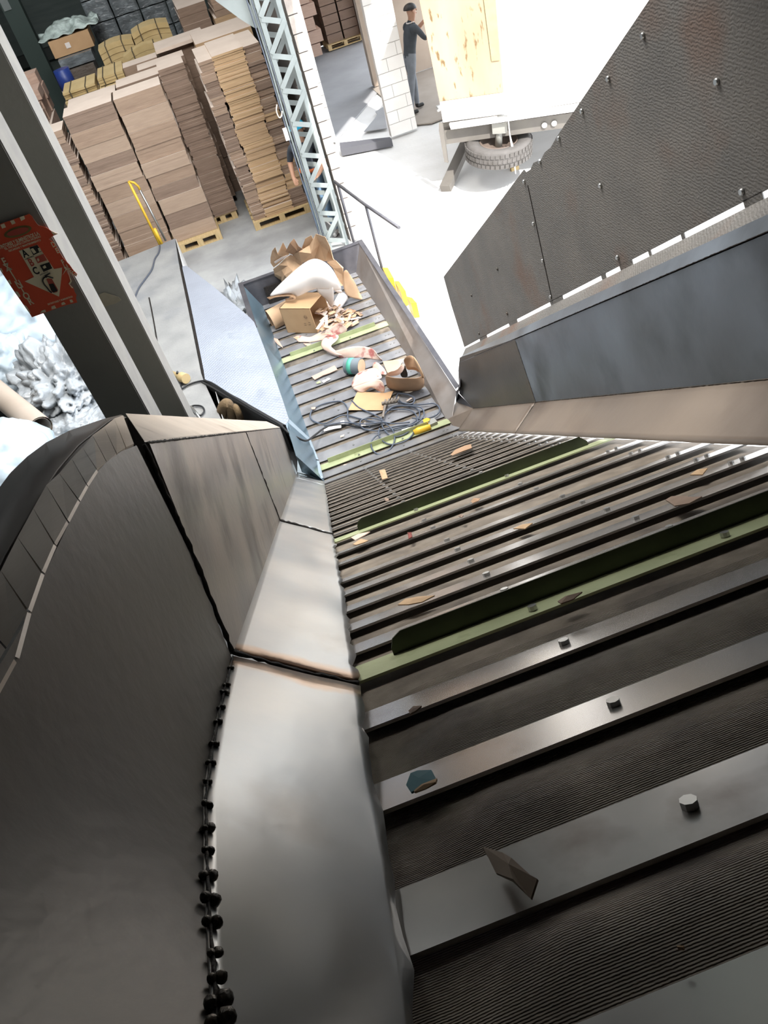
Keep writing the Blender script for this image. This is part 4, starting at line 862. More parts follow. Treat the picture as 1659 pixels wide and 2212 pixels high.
# paper on and behind the box
def c7(q): return [[(500 + x / 5.925, 500 + y / 5.925, z) for x, y, z in row] for row in q]
patch('white_roll_sheet', c7([[(455, 845, .38), (600, 690, .50), (780, 520, .62), (1000, 340, .72), (1130, 350, .74)],
     [(560, 815, .42), (700, 680, .55), (900, 520, .68), (1120, 400, .74), (1260, 430, .72)],
     [(690, 790, .46), (850, 690, .56), (1020, 560, .66), (1200, 520, .70), (1340, 560, .62)],
     [(800, 790, .44), (930, 740, .50), (1040, 650, .56), (1240, 640, .60), (1400, 700, .48)],
     [(820, 850, .38), (930, 800, .42), (1030, 730, .46), (1250, 740, .48), (1420, 760, .36)]]), m_white, 'big arched sheet of heavy white paper draped over the box', 'paper')
patch('paper_flap', c7([[(1050, 640, .56), (1180, 640, .56), (1300, 680, .52)], [(1100, 790, .42), (1200, 790, .42), (1312, 790, .40)], [(1210, 850, .30), (1260, 870, .30), (1310, 880, .28)], [(1260, 960, .16), (1280, 968, .15), (1300, 970, .14)]]), m_white, 'white tongue of paper hanging from the arched sheet beside the box', 'paper')
g = G(); rr = []
ax0 = at(500 + 500 / 5.925, 500 + 870 / 5.925, Z=.38); ax1 = at(500 + 800 / 5.925, 500 + 840 / 5.925, Z=.41)
for k in range(5):
    sp_ = [at(500 + x / 5.925, 500 + y / 5.925, Z=z) for x, y, z in [(455 + k * 8, 850 + k * 5, .37), (560, 815 + k * 7, .41), (700, 790 + k * 9, .43), (790 - k * 6, 800 + k * 8, .42), (815 - k * 8, 850, .40), (790 - k * 8, 880 - k * 6, .38), (690, 885 - k * 6, .37)]]
    g.tube(spline(sp_, 4), .004, 4)
tag(g.make('rolled_edge', m_kraftd), 'layered curled edge under the arched white sheet', 'paper')
patch('kraft_sheet', c7([[(1000, 175, .78), (1080, 30, .95), (1200, 70, .95), (1260, 190, .85), (1300, 350, .66)], [(860, 260, .72), (1020, 280, .72), (1130, 160, .80), (1240, 250, .74), (1310, 360, .60)],
     [(780, 290, .62), (900, 400, .56), (1060, 350, .60), (1200, 380, .58), (1330, 380, .52)]]), m_kraft, 'upright crumpled kraft sheet at the back right of the paper pile', 'paper', sub=0)
patch('kraft_sheet', c7([[(690, 260, .70), (750, 145, .86), (800, 90, .90), (860, 190, .78)], [(720, 270, .66), (800, 200, .78), (850, 260, .70), (1010, 280, .68)], [(780, 290, .60), (860, 330, .58), (920, 330, .58), (1040, 330, .58)], [(800, 330, .54), (900, 400, .5), (960, 400, .5), (1060, 370, .52)]]), m_kraftd, 'peaked brown kraft sheet folded like a tent', 'paper', sub=0)
patch('kraft_sheet', c7([[(900, 215, .72), (945, 90, .88), (1020, 50, .92), (1070, 150, .80)], [(860, 240, .68), (960, 220, .72), (1030, 230, .70), (1080, 210, .72)]]), m_kraft, 'yellowish upright fold between the two crumpled kraft sheets', 'paper', sub=0)
patch('kraft_sheet', c7([[(500, 330, .62), (520, 250, .72), (560, 200, .78), (590, 290, .68)], [(500, 400, .54), (560, 340, .60), (600, 300, .64), (660, 140, .82)], [(540, 460, .46), (620, 400, .52), (700, 320, .60), (740, 290, .62)]]), m_kraft, 'pointed kraft sheet fanning out at the far left of the pile', 'paper', sub=0)
patch('kraft_sheet', c7([[(535, 480, .44), (600, 430, .50), (690, 340, .58), (760, 295, .62), (830, 330, .58)], [(550, 540, .36), (640, 490, .42), (720, 440, .50), (810, 380, .54), (920, 420, .52)], [(560, 620, .22), (640, 580, .32), (680, 560, .40), (780, 500, .46), (900, 450, .48)], [(580, 715, .03), (620, 690, .10), (650, 640, .26), (720, 600, .36), (800, 560, .42)]]), m_kraft, 'large tan kraft sheet hanging down the left side of the pile', 'paper', sub=0)
patch('kraft_sheet', c7([[(545, 390, .56), (640, 330, .62), (720, 300, .64)], [(560, 410, .53), (650, 355, .58), (725, 310, .62)]]), m_white, 'thin white fold tucked in the left kraft sheets', 'paper', sub=0)
patch('kraft_sheet', c7([[(1220, 390, .64), (1330, 365, .66), (1330, 400, .62)], [(1300, 470, .56), (1420, 470, .56), (1432, 460, .56)], [(1340, 560, .46), (1430, 560, .44), (1430, 600, .40)], [(1400, 700, .32), (1425, 690, .30), (1428, 700, .28)]]), m_kraft, 'folded kraft sheet right of the arched white sheet', 'paper', sub=0)
patch('kraft_sheet', c7([[(1430, 490, .42), (1480, 490, .42), (1500, 530, .38)], [(1425, 640, .28), (1520, 620, .30), (1590, 660, .22)], [(1440, 760, .18), (1560, 760, .14), (1640, 790, .08)], [(1480, 830, .10), (1600, 870, .03), (1700, 880, .02)]]), m_kraft, 'tan sheet sliding down to the belt at the right of the pile', 'paper', sub=2)
patch('white_paper', c7([[(1305, 735, .40), (1400, 750, .34), (1425, 760, .32)], [(1320, 770, .34), (1380, 790, .30), (1410, 790, .28)]]), m_white, 'curled white paper end beside the white tube', 'paper', sub=1)
g = G(); g.tube([at(500 + 1330 / 5.925, 500 + 985 / 5.925, Z=.05), at(500 + 1430 / 5.925, 500 + 830 / 5.925, Z=.09)], [.055, .065], 16); tag(g.make('paper_roll', m_white), 'short white paper roll lying right of the box', 'paper roll')
a, b = at(584, 692, Z=.11), at(628, 668, Z=.13)
ro = thing('kraft_roll', tuple(at(600, 705, Z=0)), 'thick brown roll of kraft paper left of the box', 'paper roll')
g = G(); g.tube([a, b], [.125, .12], 24, cap=False); g.make('outer_layer', m_kraft, ro)
d = (b - a).normalized(); a_ = d.cross(Vector((0, 0, 1))).normalized(); b_ = d.cross(a_); g = G()
for k in range(5):
    rad = .12 - k * .011
    ring = [a + d * (.004 + .01 * k) + (a_ * math.cos(t_ * .35) + b_ * math.sin(t_ * .35)) * rad for t_ in range(19)]; g.tube(ring, .0045, 4)
g.make('wound_layers', m_kraftd, ro); g = G(); g.tube([a + d * .05, a + d * .06], .075, 16); g.make('core', m_scorch, ro)
# printed wrapping paper ribbon
patch('printed_paper', c7([[(795, 1330, .02), (900, 1330, .06), (1000, 1370, .04), (1120, 1290, .08), (1240, 1250, .12), (1330, 1180, .18), (1400, 1170, .2)], [(830, 1390, .015), (920, 1390, .05), (1010, 1400, .03), (1140, 1370, .04), (1260, 1330, .06), (1400, 1300, .08), (1500, 1250, .06)], [(850, 1420, .01), (940, 1415, .03), (1020, 1422, .015), (1160, 1390, .02), (1280, 1380, .03), (1380, 1340, .04), (1450, 1300, .03)]]), m_print, 'pinkish printed paper strip in front of the box', 'paper')
patch('printed_paper', c7([[(1210, 1330, .10), (1140, 1410, .12), (1150, 1500, .08), (1230, 1540, .05), (1350, 1600, .03)], [(1300, 1310, .09), (1220, 1400, .14), (1200, 1480, .10), (1290, 1520, .08), (1400, 1570, .07)], [(1400, 1330, .07), (1330, 1420, .10), (1250, 1460, .12), (1320, 1520, .06), (1450, 1600, .02)]]), m_print, 'twisted loop of pink printed paper crossing the green cleat', 'paper')
def c8(q): return [[(680 + x / 5.925, 700 + y / 5.925, z) for x, y, z in row] for row in q]
patch('printed_paper', c8([[(120, 330, .04), (280, 350, .08), (400, 300, .12), (520, 280, .12), (640, 285, .12), (760, 315, .10), (800, 400, .08)], [(180, 380, .02), (300, 400, .06), (440, 370, .07), (560, 360, .06), (680, 370, .06), (790, 400, .05), (850, 450, .05)], [(250, 410, .01), (340, 435, .01), (440, 435, .01), (560, 430, .01), (680, 440, .01), (780, 460, .01), (880, 470, .01)]]), m_print, 'long pink printed paper ribbon leading to the green tape roll', 'paper')
patch('printed_paper', c8([[(745, 490, .10), (800, 480, .14), (870, 550, .12)], [(735, 560, .08), (820, 570, .12), (910, 600, .1)], [(760, 640, .06), (840, 640, .09), (930, 660, .08)]]), m_print, 'crinkled printed paper just right of the tape roll', 'paper')
flat('cardboard_sheet', [(680 + 870 / 5.925, 700 + 480 / 5.925), (680 + 1140 / 5.925, 700 + 440 / 5.925), (680 + 1060 / 5.925, 700 + 600 / 5.925), (680 + 930 / 5.925, 700 + 625 / 5.925)], .06, m_kraft, 'tan card sheet behind the torn paper sack', 'cardboard')
patch('printed_paper', c8([[(520, 640, .08), (620, 590, .12), (740, 560, .16), (800, 560, .15)], [(480, 730, .07), (600, 680, .12), (740, 640, .15), (880, 690, .12)], [(455, 830, .04), (580, 780, .08), (700, 740, .12), (820, 700, .16)]]), m_print, 'crumpled pink printed sheet lying left of the sack', 'paper')
patch('printed_paper', c8([[(455, 815, .05), (580, 780, .08), (700, 740, .12), (830, 690, .18), (880, 760, .14)], [(540, 860, .04), (640, 830, .07), (720, 790, .12), (840, 780, .12), (900, 830, .08)], [(620, 890, .02), (690, 820, .06), (730, 800, .10), (820, 860, .05), (890, 890, .02)]]), m_print, 'folded pink paper with a curled lip over the kraft card', 'paper')
flat('cardboard_sheet', [(680 + 430 / 5.925, 700 + 1100 / 5.925), (680 + 545 / 5.925, 700 + 865 / 5.925), (680 + 900 / 5.925, 700 + 880 / 5.925), (680 + 1010 / 5.925, 700 + 850 / 5.925), (680 + 960 / 5.925, 700 + 960 / 5.925), (680 + 890 / 5.925, 700 + 1102 / 5.925)], .03, m_box, 'flat tan cardboard sheet under the cable coil', 'cardboard')
patch('paper_sack', c8([[(900, 650, .26), (960, 680, .27), (1080, 695, .27), (1200, 690, .27), (1320, 700, .26), (1370, 650, .27)], [(905, 700, .18), (980, 740, .2), (1100, 750, .2), (1220, 745, .2), (1340, 745, .2), (1405, 710, .2)], [(920, 780, .06), (980, 820, .08), (1100, 840, .08), (1220, 840, .08), (1330, 820, .08), (1400, 770, .08)], [(930, 820, .01), (1010, 850, .01), (1120, 865, .01), (1230, 865, .01), (1340, 850, .01), (1385, 815, .01)]]), m_kraftd, 'torn brown printed paper sack, open at the top, against the right trough side', 'paper sack')
sack = bpy.data.objects['paper_sack']
def sackpart(q, mat, nm='sack_fold'):
    g = G(); rows = c8(q); nr, nc = len(rows), len(rows[0]); g.add([at(x, y, Z=z) for r_ in rows for (x, y, z) in r_], [(i * nc + j, (i + 1) * nc + j, (i + 1) * nc + j + 1, i * nc + j + 1) for i in range(nr - 1) for j in range(nc - 1)], 0, True)
    o = g.make(nm, mat, sack, recalc=False); m = o.modifiers.new('s', 'SUBSURF'); m.levels = m.render_levels = 1; m = o.modifiers.new('t', 'SOLIDIFY'); m.thickness = .003
sackpart([[(1130, 470, .36), (1170, 405, .42), (1255, 400, .42), (1270, 440, .38)], [(1150, 500, .30), (1190, 490, .33), (1260, 480, .34), (1300, 530, .32)], [(1180, 600, .22), (1230, 580, .26), (1300, 590, .26), (1370, 640, .26)]], m_kraftd)
sackpart([[(1255, 400, .42), (1310, 480, .40), (1360, 580, .34), (1410, 700, .24)], [(1260, 450, .36), (1300, 530, .34), (1340, 610, .30), (1380, 700, .2)]], m_kraft)
sackpart([[(905, 640, .24), (980, 600, .28), (1060, 600, .26), (1140, 470, .33)], [(930, 680, .16), (1010, 660, .16), (1090, 660, .14), (1160, 560, .2)]], m_print)
sackpart([[(1090, 520, .22), (1140, 480, .26), (1180, 620, .14)], [(1090, 680, .08), (1140, 690, .06), (1200, 680, .06)]], m_scorch, 'sack_inside_shade')  # near-black colour stands in for the shade inside the sack
# green and grey tape roll
a, b = at(749, 790, Z=.085), at(781, 792, Z=.085); cp = thing('cardboard_core', tuple(at(765, 800, Z=0)), 'short grey core with a green band lying on the belt', 'core')
g = G(); g.tube([a, b], .085, 24, cap=False); g.tube([b, a], .074, 24, cap=False); g.make('grey_shell', M('core_grey', rgb('6a7378')), cp)
g = G(); g.tube([a.lerp(b, .22), a.lerp(b, .5)], .087, 24); g.make('green_band', M('core_green', rgb('4fa58d')), cp); g = G(); g.tube([b - (b - a) * .02, b + (b - a) * .01], .079, 20); g.make('inner_face', m_kraft, cp)
# corrugated strip and little scraps
cs = thing('corrugated_strip', tuple(at(690, 805, Z=.02)), 'folded pinkish corrugated strip on the belt, left of the core', 'cardboard')
for q in ([(673, 814), (690, 806), (697, 812), (680, 821)], [(690, 806), (705, 799), (714, 806), (697, 812)], [(705, 799), (723, 790), (729, 799), (714, 806)]):
    g = G(); g.plate([at(x, y, Z=.03) for x, y in q], (0, 0, .006)); g.make('strip_panel', m_card4, cs)
bits = [([(682, 827), (690, 822), (694, 826), (686, 829)], 'green_scrap', m_green, 'tiny green paper scrap below the corrugated strip'), ([(695, 823), (710, 816), (714, 818), (699, 827)], 'white_scrap', m_white, 'small white scrap beside the green one'),
        ([(633, 728), (652, 727), (655, 730), (640, 733)], 'kraft_scrap', m_kraft, 'kraft sliver in front of the cardboard box'), ([(655, 741), (672, 742), (668, 748), (660, 746)], 'kraft_scrap', m_card4, 'small scrap above the far green cleat'),
        ([(585, 728), (600, 732), (612, 752), (600, 744)], 'grey_scrap', m_card4, 'long grey scrap along the left trough side'), ([(672, 880), (682, 879), (680, 884), (673, 884)], 'pink_scrap', m_card4, 'pink scrap left of the big cable loop'),
        ([(735, 941), (744, 938), (742, 943), (735, 945)], 'white_scrap', m_cardtop, 'pale scrap in front of the cable coil'), ([(699, 928), (712, 921), (737, 918), (737, 924), (722, 926), (700, 932)], 'white_scrap', m_white, 'crumpled white strip beside the cable'),
        ([(735, 910), (743, 908), (745, 915), (737, 917)], 'white_scrap', m_white, 'white scrap under the left loop of cable'), ([(779, 918), (789, 912), (790, 920), (780, 922)], 'white_scrap', m_cardtop, 'whitish scrap inside the small cable loop'),
        ([(877, 866), (888, 858), (891, 860), (880, 867)], 'white_scrap', m_cardtop, 'small white scrap near the right trough side'), ([(867, 926), (895, 921), (897, 925), (868, 930)], 'white_scrap', m_white, 'white plastic strip left of the yellow torch'),
        ([(743, 1003), (756, 1001), (745, 1008), (735, 1012)], 'red_scrap', m_print, 'red printed scrap on the near green cleat'), ([(757, 700), (772, 692), (776, 696), (762, 704)], 'kraft_scrap', m_kraft, 'kraft scrap at the edge of the scrap heap')]
for i, (q, nm, mt, lb) in enumerate(bits): flat(nm, q, .022, mt, lb, 'scrap', seed=i, curl=.02)
patch('crumpled_scrap', [[(713, 1039, .02), (725, 1034, .05), (735, 1026, .07), (749, 1020, .06)], [(716, 1042, .01), (728, 1038, .04), (738, 1033, .03), (748, 1026, .04)], [(722, 1040, .005), (734, 1041, .01), (742, 1038, .005), (750, 1024, .02)]], m_card4, 'crumpled grey scrap at the foot of the incline', 'scrap', sub=1)
# cable coil
m_gc = M('slate_cable', rgb('4b525e'), None, rough=.4)
loops = [[(822, 915), (780, 905), (740, 897), (700, 915), (672, 905), (675, 885), (700, 872), (735, 867), (750, 880), (752, 905), (770, 918), (800, 922)],
         [(760, 865), (775, 880), (800, 892), (822, 903), (828, 912)],
         [(826, 908), (800, 903), (780, 908), (779, 920), (795, 929), (830, 930), (868, 922), (890, 915), (905, 900), (903, 885), (880, 877), (850, 880), (830, 895), (824, 910)],
         [(824, 910), (832, 890), (860, 884), (890, 888), (902, 905), (895, 922), (870, 940), (845, 942), (828, 925), (824, 912)],
         [(860, 850), (856, 862), (870, 872), (905, 874), (938, 872), (950, 885), (940, 898), (915, 905), (890, 903)],
         [(820, 925), (818, 940), (830, 955), (850, 960), (880, 950), (895, 930), (885, 918), (850, 922), (820, 930)],
         [(828, 912), (845, 925), (852, 940), (850, 958), (838, 975), (820, 982), (805, 972), (802, 955), (812, 942), (822, 938)],
         [(862, 850), (880, 852), (895, 860), (890, 872), (870, 870), (858, 860)],
         [(836, 888), (850, 878), (875, 876), (908, 880), (916, 895), (905, 910), (880, 922), (850, 930)],
         [(700, 920), (740, 913), (790, 916), (825, 912), (850, 915), (885, 912)]]
g = G()
for k, q in enumerate(loops): g.tube(spline([at(x, y, Z=.028 + .004 * k) for x, y in q], 6), .0075, 6)
tag(g.make('cable_coil', m_gc), 'tangled coil of slate grey cable on the flat belt', 'cable')
g = G(); g.tube(spline([at(x, y, Z=.07) for x, y in [(825, 872), (838, 870), (848, 868), (858, 866)]], 4), [.02] * 13, 6)
for k in range(5): p = at(830 + k * 7, 872 - k * 1.4, Z=.08); g.tube([p, p + Vector((.03, .03, .02))], .01, 5)
g.tube(spline([at(x, y, Z=.06) for x, y in [(832, 876), (830, 885), (828, 895), (827, 902)]], 4), .012, 6); tag(g.make('rope_knot', M('dirty_rope', rgb('6e655c'), rgb('857b70'), 20, .9)), 'knotted piece of dirty rope above the cable coil', 'rope')
tk = thing('torch', tuple(at(920, 930, Z=.02)), 'yellow hand tool lying by the near green cleat', 'tool')
g = G(); g.tube([at(895, 935, Z=.04), at(905, 930, Z=.05), at(930, 922, Z=.05)], [.03, .035, .03], 10); g.make('yellow_grip', m_yellow, tk)
g = G(); g.plate([at(x, y, Z=.05) for x, y in [(914, 910), (922, 906), (930, 908), (925, 916), (916, 916)]], (0, 0, .02)); g.make('yellow_guard', m_yellow, tk)
g = G(); g.beam(at(925, 918, Z=.04), at(942, 910, Z=.04), .07, .04); g.make('metal_head', m_post, tk)
# ================================================================ debris on the incline
deb = [([(1440, 1087), (1452, 1079), (1475, 1076), (1500, 1078), (1518, 1078), (1490, 1092), (1460, 1100)], m_card3, 'dark brown torn leaf-shaped cardboard on a right slat', .02), ([(974, 983), (985, 975), (1005, 966), (1018, 961), (1020, 970), (1000, 977), (978, 987)], m_kraftd, 'brown cardboard strip near the right foot of the incline', .03),
       ([(821, 1022), (834, 1020), (838, 1033), (826, 1037)], m_card2, 'upright tan cardboard square low on the incline', .05), ([(830, 1077), (840, 1080), (841, 1084), (834, 1086)], m_card3, 'tiny dark chip below the tan square', .03),
       ([(881, 1153), (889, 1152), (892, 1163), (884, 1166)], M('red_card', rgb('7a3a34')), 'small dark red chip on a slat', .03), ([(992, 1120), (998, 1116), (1003, 1120), (1000, 1126)], m_card3, 'small brown knob of card between two cleats', .03),
       ([(862, 1313), (878, 1301), (905, 1294), (940, 1290), (912, 1302), (885, 1312)], m_card2, 'long torn tan card strip above the dark cleat', .02), ([(1110, 1145), (1130, 1135), (1152, 1135), (1135, 1144)], m_card2, 'ragged tan strip on a mid slat', .02),
       ([(1019, 1085), (1026, 1083), (1038, 1079), (1036, 1087), (1022, 1088)], m_kraftd, 'curled brown scrap just below the far dark cleat', .03), ([(759, 1163), (775, 1155), (800, 1150), (790, 1158), (768, 1168)], m_print, 'red printed scrap by the end of the far dark cleat', .01),
       ([(763, 1178), (780, 1166), (797, 1170), (785, 1174), (770, 1180)], m_card2, 'patterned tan scrap at the left edge of the belt', .01), ([(1208, 1307), (1225, 1297), (1262, 1292), (1240, 1302), (1215, 1312)], m_card3, 'brown torn strip on the green base strip', .03),
       ([(1492, 1030), (1508, 1020), (1530, 1017), (1518, 1028)], m_card2, 'tan torn scrap near the right bolts', .02), ([(880, 1701), (890, 1678), (905, 1672), (935, 1672), (945, 1690), (915, 1703), (890, 1716)], M('teal_print', rgb('2e6e78'), rgb('2a5c66'), 8, .6), 'teal and brown torn scrap at the left end of a slat', .01),
       ([(897, 1712), (915, 1703), (947, 1690), (945, 1700), (920, 1708), (898, 1716)], m_card2, 'brown edge piece beside the teal scrap', .012), ([(1050, 1855), (1085, 1848), (1112, 1875), (1150, 1905), (1172, 1925), (1150, 1945), (1115, 1925), (1080, 1905), (1065, 1875)], M('brown_tape', rgb('6d5d4c'), rgb('7c6b59'), 8, .7), 'curled piece of brown tape on a dark near slat', .03),
       ([(885, 1540), (895, 1531), (912, 1530), (900, 1540), (888, 1547)], m_card3, 'small dark lump below the first plain slat', .01), ([(1464, 2049), (1480, 2050), (1478, 2053), (1465, 2052)], m_card2, 'tiny pale chip on the dark near belt', .0)]
for i, (q, mt, lb, cu) in enumerate(deb):
    r = random.Random(i); ps = [atw(x, y, .06) for x, y in q]; c = sum(ps, Vector()) / len(ps); k = len(ps)
    ps = [p + NN * cu * .4 * r.random() for p in ps]; g = G(); g.add(ps + [c + NN * cu * .4], [(j, (j + 1) % k, k) for j in range(k)])
    o = g.make('paper_scrap', mt, recalc=False); m = o.modifiers.new('t', 'SOLIDIFY'); m.thickness = .003; tag(o, lb, 'scrap')
# ================================================================ outside
m_wwall = M('white_painted_block', rgb('eeeae4'), rgb('f4f1ec'), 3, .8); m_shadefl = M('shade_grey', rgb('8d8d8e'), rgb('9a9a9b'), 1.5, .85)
def wallblocks(x0, x1, y0, y1, z1, name, lab):
    g = G(); g.bb(x0, x1, y0, y1, FL, z1); o = g.make(name, M('pale_mortar', rgb('b9b4ae'))); struct(o)
    z = FL; k = 0
    while z < min(z1, 3.0):
        x = x0; off = .2 if k % 2 else 0; j = 0
        while x < x1 - .02:
            L = min(.39 - (off if j == 0 else 0), x1 - x); b = G(); b.bb(x + .004, x + L - .004, y0 - .012, y0 + .05, z + .004, z + .194); b.make('block', m_wwall, o); x += L; j += 1
        z += .2; k += 1
    return o
wallblocks(1.62, 2.16, 14.95, 15.2, 3.6, 'wall_far', '')
wallblocks(3.0, 3.48, 14.2, 14.32, 3.2, 'wall_pier', '')
g = G(); g.bb(2.0, 6.5, 22.3, 22.5, FL, 3.6); struct(g.make('wall_rear', m_card3))
g = G(); g.bb(1.9, 2.0, 15.2, 22.4, FL, 3.6); struct(g.make('wall_store', m_shadefl))
g = G(); g.plate([(1.9, 15.2, 2.9), (2.2, 15.2, 2.9), (2.35, 15.3, 2.9), (3.7, 17.3, 2.9), (6.5, 21.5, 2.9), (6.5, 22.5, 2.9), (1.9, 22.5, 2.9)], (0, 0, .1)); struct(g.make('roof_shade_slab', m_shadefl))  # unseen slab, its edge slanted to shape the shadow on the store floor
g = G(); g.plate([(2.0, 15.0, FL - .04), (2.21, 15.13, FL - .04), (3.62, 17.22, FL - .04), (6.4, 21.4, FL - .04), (6.4, 22.3, FL - .04), (2.0, 22.3, FL - .04)], (0, 0, .02)); struct(g.make('floor_store_shade', m_shadefl))  # grey piece cut along the shadow line, shade put into its colour
g = G(); g.plate([at(x, y, Z=.0) for x, y in [(733, 308), (842, 296), (846, 300), (735, 322)]], (0, 0, -.12)); tag(g.make('kerb', M('kerb_grey', rgb('55555a'))), 'low grey kerb across the opening between the white pier and far wall', 'kerb')
g = G(); g.plate([at(x, y, Z=FL) for x, y in [(786, 285), (809, 258), (815, 248), (811, 242), (828, 232), (830, 240), (836, 278)]], (0, 0, .01)); tag(g.make('shadow_patch', m_shadefl), 'grey patch painted for the triangular shadow behind the kerb', 'painted shade')  # cast shadow laid on the ground as a grey sheet
# stacks in the far store
for i, (x, y, w, h) in enumerate([(668, 30, .5, 0), (668, 75, .5, 0)]): pass
rr_ = random.Random(4)
for c in range(2):
    for k in range(6):
        p = at(700 - c * 14 + 5, 128 - c * 4, Z=FL); z0 = FL + .12 + k * .27
        g = G(); ox = .10 if k % 2 else 0
        g.bb(p.x - .55 + ox - c * .0, p.x - .05 + ox, p.y + c * .55, p.y + .5 + c * .55, z0, z0 + .25); tag(g.make('cardboard_bundle', m_card4), 'staggered cardboard bundle, %s in the far store %s pile' % (ordn(k, 6), ['near', 'rear'][c]), 'cardboard', 'staggered bundles in the far store')
for c in range(2):
    for k in range(9):
        g = G(); z0 = FL + .12 + k * .2; g.bb(3.55 + c * .42, 3.93 + c * .42, 21.6, 22.2, z0, z0 + .185); tag(g.make('cardboard_bundle', m_shadefl if False else m_card3), 'grey bundle, %s in the %s column against the far store wall' % (ordn(k, 9), ['left', 'right'][c]), 'cardboard', 'bundles against the far store wall')
pallet(3.5, 4.4, 21.5, 22.2, FL, 'pallet under the grey bundles in the far store')
g = G(); g.bb(4.42, 4.7, 21.3, 22.0, FL + .1, 2.6); tag(g.make('pale_wrapped_load', m_card4), 'tall pale load at the right end of the far store', 'cardboard')
# second doorway with the man
g = G(); g.bb(3.56, 5.5, 17.4, 17.6, FL, 3.0); struct(g.make('wall_doorway', M('shade_beige', rgb('9b8b7c'), rgb('a89888'), 2, .9)))
g = G(); g.bb(3.5, 5.6, 15.0, 17.5, 2.45, 2.55); struct(g.make('ceiling_doorway', m_shadefl))  # unseen low ceiling, added to keep the doorway in shade
g = G(); g.plate([(3.52, 14.45, FL - .03), (3.75, 14.25, FL - .03), (4.9, 14.4, FL - .03), (5.5, 17.4, FL - .03), (3.5, 17.4, FL - .03)], (0, 0, .02)); struct(g.make('floor_doorway', M('beige_floor', rgb('8d8378'), rgb('9a9085'), 2, .9)))
# handrail
hr = thing('handrail', tuple(at(745, 470, Z=FL)), 'thin dark steel handrail going down outside the block wall end', 'railing')
p0, p1, p2 = at(722, 392, Z=.85), at(790, 443, Z=.85), at(862, 492, Z=.85)
g = G(); g.tube([p0, p1, p2], .02, 8); g.make('top_rail', m_rim, hr)
for p, f in ((p0.lerp(p1, .12), 1), (p1, 1)):
    g = G(); g.tube([p, Vector((p.x, p.y, FL - .05))], .018, 8); g.make('rail_post', m_rim, hr)
# yellow kerb stones outside the trough
for i, q in enumerate([[(826, 578), (838, 578), (850, 600), (838, 601)], [(852, 607), (862, 607), (876, 628), (866, 631)], [(878, 640), (890, 643), (900, 654), (888, 655)]]):
    g = G(); g.plate([at(x, y, Z=.05) for x, y in q], (0, 0, -.19)); tag(g.make('kerb_stone', m_yellow), 'yellow painted kerb stone, %s along the right side of the trough' % ['farthest', 'middle', 'nearest'][i], 'kerb', 'yellow kerb stones outside the trough')
# ---- truck
TA = Vector((3.05, 10.97, .9)); TD = Vector((.867, -.498, 0)); TN = Vector((.498, .867, 0))
def tkp(x, y, off=0.0):
    d = ray(x, y); return CAM + d * ((TA + TN * off - CAM).dot(TN) / d.dot(TN))
truck = thing('truck', (TA.x + 1.2, TA.y + 1.2, FL - .05), 'parked box truck outside, its open rear showing a yellowish plywood panel', 'truck')
m_truckw = M('truck_white', rgb('cfcac4'), rgb('dad5cf'), 3, .5); m_tg = M('truck_grey', rgb('5f5a55'), rgb('6b665f'), 4, .7); m_ply = M('plywood', rgb('97866a'), rgb('a8987c'), 2.2, .7, 0, 0, None, (1.2, 1.2, .35), 8, c3=rgb('6d5638'), s3=14, t3=(.6, .68))
def tpl(px, off, th, name, mat): g = G(); g.plate([tkp(x, y, off) for x, y in px], TN * th); return g.make(name, mat, truck)
tpl([(880, -140), (908, 0), (957, 265), (1092, 246), (1410, 196), (1460, -200)], .06, .04, 'rear_frame', m_truckw)
bL = tkp(957, 265, .1); bR = tkp(1600, 162, .1)
g = G(); 
for s_, zz in ((bL, 0),): g.plate([bL, bL + TN * 4.5, bL + TN * 4.5 + Vector((0, 0, 2.6)), bL + Vector((0, 0, 2.6))], TD * .04)
g.make('body_side', m_truckw, truck)
g = G(); g.plate([bL, bR, bR + TN * 4.5, bL + TN * 4.5], (0, 0, -.06)); g.make('body_floor', m_tg, truck)
tpl([(890, -60), (906, 0), (950, 219), (1087.5, 199), (1071, 0), (1064, -60)], .03, .025, 'plywood_panel', m_ply)
tpl([(1042, -40), (1045, 0), (1062, 132), (1079, 130), (1068, -40)], .012, .015, 'plywood_strip', m_tan)
tpl([(950, 221), (957, 264), (1093, 246), (1087.5, 201)], .01, .03, 'door_sill', m_truckw)
tpl([(970, 268), (974, 280), (1250, 240), (1250, 226)], -.02, .06, 'sill_beam', m_truckw)
tpl([(948, 282), (960, 350), (968, 352), (956, 268), (948, 266)], .0, .04, 'bumper_upright', m_tg)
tpl([(958, 282), (962, 312), (1250, 272), (1250, 242)], .12, .05, 'cross_member', m_tg)
tpl([(1062, 268), (1064, 290), (1094, 288), (1094, 264)], .05, .08, 'spare_bracket', m_post)
for i, (x, y) in enumerate([(1176, 271), (1197, 267)]):
    g = G(); c = tkp(x, y, .09); g.tube([c, c + TN * .02], .035, 12); g.make('lamp', m_truckw, truck)
g = G(); g.tube([tkp(946, 228, 0), tkp(949, 240, 0)], .03, 8); g.make('hinge', m_bolt, truck); g = G(); g.tube([tkp(1075, 250, -.02), tkp(1104, 246, -.02)], .02, 8); g.make('latch', m_bolt, truck)
g = G(); g.tube([tkp(1097, 250, -.03), tkp(1101, 290, -.03), tkp(1107, 320, -.03), tkp(1114, 375, -.03)], [.008, .008, .02, .008], 6); g.make('hanging_strap', m_white, truck)
g = G(); g.plate([tkp(x, y, .3) for x, y in [(960, 300), (1010, 290), (1012, 250), (955, 255)]], TN * .5); g.make('mud_box', m_tg, truck)
